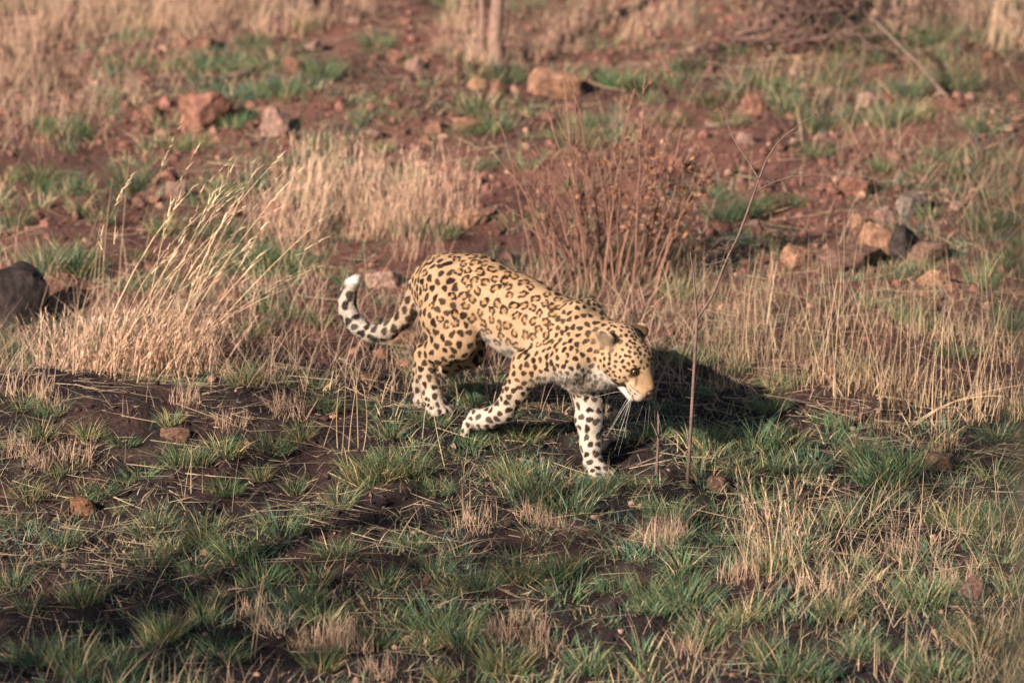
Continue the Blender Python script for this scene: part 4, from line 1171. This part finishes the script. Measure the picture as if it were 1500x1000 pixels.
# thorny sapling
sp0 = G(1006, 715)
sap = empty('thorny_sapling', tuple3(sp0), 'thin forked leafless thorny sapling standing beside the head of the leopard', 'sapling')
SY = sp0[1]
def path_px(pts, dy=0.0):
    n = len(pts)
    return np.array([WY(x, y, SY + dy * i / max(n - 1, 1)) for i, (x, y) in enumerate(pts)]) - sp0
def smooth_path(p, n=20):
    t = np.linspace(0, 1, len(p)); tt = np.linspace(0, 1, n)
    return np.stack([np.interp(tt, t, p[:, i]) for i in range(3)], 1)
SC = np.array([0.135, 0.092, 0.075])
def limb(name, pts, r0, r1, dy=0.0, thorns=0, parent=None):
    p = smooth_path(path_px(pts, dy), 22)
    p[2:-2] = (p[1:-3] + p[2:-2] + p[3:-1]) / 3
    lines = [(p, np.linspace(r0, r1, 22), SC)]
    for _ in range(thorns):
        j = int(rng.integers(3, 21))
        d = unit(np.array([rng.choice([-1, 1]) * 1.0, rng.normal(0, 0.5), rng.uniform(-0.2, 0.6)]))
        lines.append((np.stack([p[j], p[j] + d * 0.012, p[j] + d * 0.026]), np.array([0.0014, 0.001, 0.0003]), SC))
    return obj(name, tube_mesh(name, lines, 6), M_bark, parent or sap)
limb('stem', [(1006, 722), (1010, 660), (1014, 590), (1018, 520), (1021, 466)], 0.0068, 0.0056, 0, 4)
limb('branch', [(1021, 467), (1045, 432), (1062, 385), (1080, 350), (1095, 310), (1112, 262)], 0.0052, 0.0034, 0.05, 7)
limb('branch', [(1021, 467), (1018, 430), (1016, 400), (1011, 370)], 0.0050, 0.0022, -0.04, 4)
b3 = limb('branch', [(1112, 262), (1122, 235), (1140, 207), (1180, 175), (1220, 160)], 0.0036, 0.0012, 0.05, 5)
limb('branch', [(1112, 263), (1095, 235), (1075, 205), (1065, 180), (1058, 155)], 0.0030, 0.0010, 0.08, 5)
limb('branch', [(1108, 280), (1130, 268), (1160, 258), (1190, 257)], 0.0026, 0.0010, 0.02, 3)
limb('branch', [(1070, 378), (1050, 385), (1035, 388), (1018, 398)], 0.0018, 0.0008, 0.0, 2)
limb('branch', [(1080, 350), (1068, 352), (1055, 392)], 0.0016, 0.0008, 0.0, 1)
# short dead stick under the muzzle
st = G(960, 695)
stl = [(bez(st - UP * 0.03, WY(966, 650, st[1]), WY(964, 588, st[1] + 0.02), 8) - st, np.linspace(0.0062, 0.0036, 8), SC * 0.9)]
stl.append((bez(WY(964, 640, st[1]) - st, WY(958, 625, st[1]) - st, WY(953, 618, st[1]) - st, 5), np.linspace(0.003, 0.0012, 5), SC))
obj('dead_stick', tube_mesh('dead_stick', stl, 6), M_bark, None, 'short dead stick standing upright below the muzzle of the leopard', 'stick').location = tuple3(st)

# slender tree at the top
tb = G(728, 92)
tree = empty('slender_tree', onground(tb[0], tb[1]), 'slender pale trunked tree rising from dry grass at the top of the slope', 'tree')
TC = np.array([0.19, 0.125, 0.098])
def tline(pts, r, n=16):
    p = smooth_path(np.array(pts, float), n)
    p[1:-1] += rng.normal(0, 0.006, (n - 2, 3))
    return (p, np.interp(np.linspace(0, 1, n), np.linspace(0, 1, len(r)), r), TC)
trunk = obj('trunk', tube_mesh('trunk', [tline([(0, 0, -0.1), (0.0, 0, 0.1), (-0.015, 0.02, 0.6), (0.03, 0.05, 1.2), (0.0, 0.02, 1.8), (0.05, 0, 2.4)], [0.050, 0.030, 0.024, 0.021, 0.017, 0.008]),
                                          tline([(-0.05, 0, -0.1), (-0.06, 0.0, 0.15), (-0.07, -0.02, 0.6), (-0.12, -0.03, 1.3), (-0.25, 0.0, 2.0)], [0.022, 0.014, 0.012, 0.009, 0.004])], 10), M_bark, tree)
for k in range(9):
    z = rng.uniform(1.1, 2.3); a = rng.uniform(0, 6.28); Lb = rng.uniform(0.4, 0.9)
    d = np.array([math.cos(a), math.sin(a), 0.6])
    s0 = np.array([0.02, 0.04, z])
    ls_ = [tline([s0, s0 + d * Lb * 0.5 + rng.normal(0, 0.03, 3), s0 + d * Lb], [0.012, 0.008, 0.003], 10)]
    for q in range(5):
        t0 = ls_[0][0][int(rng.integers(3, 10))]; dd = unit(d + rng.normal(0, 0.7, 3))
        ls_.append(tline([t0, t0 + dd * 0.12, t0 + dd * 0.25 + UP * 0.03], [0.004, 0.003, 0.001], 6))
    obj('limb', tube_mesh('limb', ls_, 5), M_bark, tree)

# dead brush pile, leaning pole, lying branches
bp0 = G(1160, 78)
pile = empty('brush_pile', onground(bp0[0], bp0[1]), 'pile of dead dark branches and twigs at the top of the slope', 'brush pile')
pl = np.array(pile.location)
def branch_obj(name, p0, p1, r0, r1, parent, off, twigs=8, sag=0.03, colr=TW):
    m = (p0 + p1) / 2 + np.array([0, 0, -sag]) + rng.normal(0, 0.03, 3)
    main = twig(p0, m, p1, r0, r1, 12, colr)
    ls_ = [main]
    for k in range(twigs):
        s0 = main[0][int(rng.integers(2, 12))]
        d = unit(unit(p1 - p0) * 0.5 + rng.normal(0, 0.6, 3) + UP * 0.15)
        L_ = rng.uniform(0.08, 0.3)
        ls_.append(twig(s0, s0 + d * L_ * 0.5 + rng.normal(0, 0.02, 3), s0 + d * L_ + rng.normal(0, 0.02, 3), r0 * 0.35 + 0.001, 0.001, 7, colr))
    return obj(name, tube_mesh(name, [(p_ - off, r_, c_) for p_, r_, c_ in ls_], 5), M_bark, parent)
for k in range(26):
    x0, x1 = sorted(rng.uniform(1045, 1300, 2))
    if x1 - x0 < 60: x1 = x0 + 60
    Y0 = bp0[1] + rng.uniform(-0.1, 0.6)
    a = WY(x0, 70, Y0); b = WY(x1, 50, Y0 + rng.normal(0, 0.15))
    a = np.array(onground(a[0], a[1], rng.uniform(0.0, 0.12))); b = np.array(onground(b[0], b[1], rng.uniform(0.02, 0.28)))
    if rng.random() < 0.4: a[2], b[2] = b[2], a[2]
    branch_obj('branch', a, b, rng.uniform(0.005, 0.014), 0.002, pile, pl, 14, 0.02, np.array([0.12, 0.075, 0.065]))
def lying(px0, py0, px1, py1, r, label, lift0=0.01, lift1=0.01, colr=(0.20, 0.145, 0.115), tw=5, name='dead_branch'):
    a = G(px0, py0); b = G(px1, py1)
    o = branch_obj(name, a + UP * lift0, b + UP * lift1, r, r * 0.4, None, a, tw, -0.01, np.array(colr))
    o.location = tuple3(a); tag(o, label, 'branch')
gp = G(1402, 152)
pole_a = gp - UP * 0.02; pole_b = WY(1283, 32, gp[1] + 0.25)
o = branch_obj('leaning_pole', pole_a, pole_b, 0.0085, 0.006, None, gp, 2, 0.0, np.array([0.17, 0.13, 0.105])); o.location = tuple3(gp)
tag(o, 'pale dead pole leaning up the slope beside the brush pile', 'branch')
lying(1030, 188, 1200, 170, 0.014, 'pale dead branch lying on the slope above the stony bare patch')
lying(1085, 62, 1130, 78, 0.014, 'thick bleached branch end at the foot of the brush pile', 0.01, 0.02)
lying(1160, 68, 1260, 22, 0.014, 'long bowed dead branch resting across the brush pile', 0.02, 0.10)
lying(1015, 82, 1065, 50, 0.010, 'dark dead branch lying beside the brush pile', 0.01, 0.05, (0.14, 0.09, 0.075))
lying(400, 305, 520, 318, 0.008, 'thin dead branch lying in the pale grass stand')
lying(1000, 372, 1040, 345, 0.010, 'short pale dead branch at the edge of the bare shrub')

# a young leafy tree standing close to the camera, only its outer twigs reach into the view
NY = -15.2
nx = float(WY(1522, 500, NY)[0])
near = empty('young_leafy_tree', onground(nx, NY), 'young leafy tree close by, its outer leaves a dark blur over the thin straws', 'tree')
nb = np.array(near.location)
ztop = 3.3 - nb[2]
NCOL = np.array([0.075, 0.065, 0.045])
ntr = [(smooth_path(np.array([(0, 0, -0.1), (0.02, 0.02, ztop * 0.4), (0.0, -0.02, ztop * 0.75), (0.03, 0, ztop)]), 24), np.linspace(0.035, 0.006, 24), NCOL)]
obj('trunk', tube_mesh('trunk', ntr, 8), M_bark, near)
lp, ldr = [], []
for k in range(110):
    z = rng.uniform(2.2, ztop); a = rng.uniform(0, 6.28); Lb = rng.uniform(0.05, 0.13)
    d = np.array([math.cos(a), math.sin(a), 0.55])
    s0 = np.array([0.015, 0, z])
    tw = twig(s0, s0 + d * Lb * 0.5, s0 + d * Lb, 0.0035, 0.0012, 8, NCOL)
    obj('twig', tube_mesh('twig', [tw], 5), M_bark, near)
    for q in range(15):
        lp.append(tw[0][int(rng.integers(2, 8))]); ldr.append(unit(d + rng.normal(0, 0.7, 3)))
lp = np.array(lp); ldr = np.array(ldr); nq_ = len(lp)
lw = rng.uniform(0.010, 0.018, (nq_, 1)); lL = lw * 2.0
sd = unit(np.cross(ldr, rng.normal(size=(nq_, 3)))); nn = np.cross(ldr, sd)
LV = np.stack([lp, lp + ldr * lL * 0.5 + sd * lw * 0.5 + nn * lw * 0.12, lp + ldr * lL, lp + ldr * lL * 0.5 - sd * lw * 0.5 + nn * lw * 0.12], 1).reshape(-1, 3)
LT = (np.array([[0, 1, 2], [0, 2, 3]])[None] + 4 * np.arange(nq_)[:, None, None]).reshape(-1, 3)
obj('leaves', make_mesh('leaves', LV, None, LT, np.repeat(np.array([0.06, 0.085, 0.045]) * rng.uniform(0.7, 1.3, (nq_, 1)), 4, 0)), M_green, near, kind='stuff')

# say which stone or clump each one is by what it lies beside
SCOL = ['red', 'dark red', 'pinkish', 'brown', 'orange', 'dull brown', 'flat red', 'pale pinkish']
for o in bpy.data.objects:
    kind_ = o.name.split('.')[0]
    if kind_ == 'stone':
        o['label'] = 'small loose ' + SCOL[SM.index(o.data)] + ' stone near ' + nearest_name(np.array(o.location))
    elif kind_ == 'dry_grass_patch':
        o['label'] = 'short pinkish dry grass patch near ' + nearest_name(np.array(o.location))
    elif o.get('group') == 'thin straw stems below the orange rocks':
        nm_ = nearest_name(np.array(o.location))
        o['label'] = 'clump of thin upright straw stems near ' + nm_ if 'thin upright' not in nm_ else 'clump of thin upright straw stems in the middle of their stand'

# thorn tree standing to the side of the camera: out of view, its open crown dapples the lower bank
tx, ty = -1.45 + SUN_AZ[0] * 6.3, -1.9 + SUN_AZ[1] * 6.3
thorn = empty('thorn_tree', onground(tx, ty), 'open crowned thorn tree whose dappled shade falls on the lower bank', 'tree')
thorn.scale = (1.2, 1.2, 1.4)
tl = [tline([(0, 0, -0.1), (0.05, 0.02, 0.8), (-0.03, 0.05, 1.6), (0.05, 0.0, 2.4), (0.0, 0.0, 3.2)], [0.11, 0.085, 0.07, 0.05, 0.02])]
obj('trunk', tube_mesh('trunk', tl, 9), M_bark, thorn)
lp, ldr = [], []
for k in range(26):
    z = rng.uniform(1.5, 3.0); a = rng.uniform(0, 6.28); Lb = rng.uniform(0.7, 1.5)
    d = np.array([math.cos(a), math.sin(a), rng.uniform(0.1, 0.6)])
    s0 = np.array([0.02, 0.02, z])
    lm = tline([s0, s0 + d * Lb * 0.5 + rng.normal(0, 0.08, 3), s0 + d * Lb], [0.022, 0.012, 0.004], 10)
    ls_ = [lm]
    for q in range(7):
        t0 = lm[0][int(rng.integers(3, 10))]; dd = unit(d + rng.normal(0, 0.7, 3))
        tw = tline([t0, t0 + dd * 0.15, t0 + dd * 0.34 + UP * 0.03], [0.005, 0.003, 0.001], 6)
        ls_.append(tw)
        for e in range(16):
            lp.append(tw[0][int(rng.integers(1, 6))] + rng.normal(0, 0.06, 3)); ldr.append(unit(rng.normal(size=3)))
    obj('limb', tube_mesh('limb', ls_, 5), M_bark, thorn)
lp = np.array(lp); ldr = np.array(ldr); nq_ = len(lp)
lw = rng.uniform(0.020, 0.040, (nq_, 1)); lL = lw * 2.0
sd = unit(np.cross(ldr, rng.normal(size=(nq_, 3)))); nn = np.cross(ldr, sd)
LV = np.stack([lp, lp + ldr * lL * 0.5 + sd * lw * 0.5 + nn * lw * 0.12, lp + ldr * lL, lp + ldr * lL * 0.5 - sd * lw * 0.5 + nn * lw * 0.12], 1).reshape(-1, 3)
LT = (np.array([[0, 1, 2], [0, 2, 3]])[None] + 4 * np.arange(nq_)[:, None, None]).reshape(-1, 3)
obj('leaves', make_mesh('leaves', LV, None, LT, np.repeat(np.array([0.06, 0.085, 0.045]) * rng.uniform(0.7, 1.3, (nq_, 1)), 4, 0)), M_green, thorn, kind='stuff')
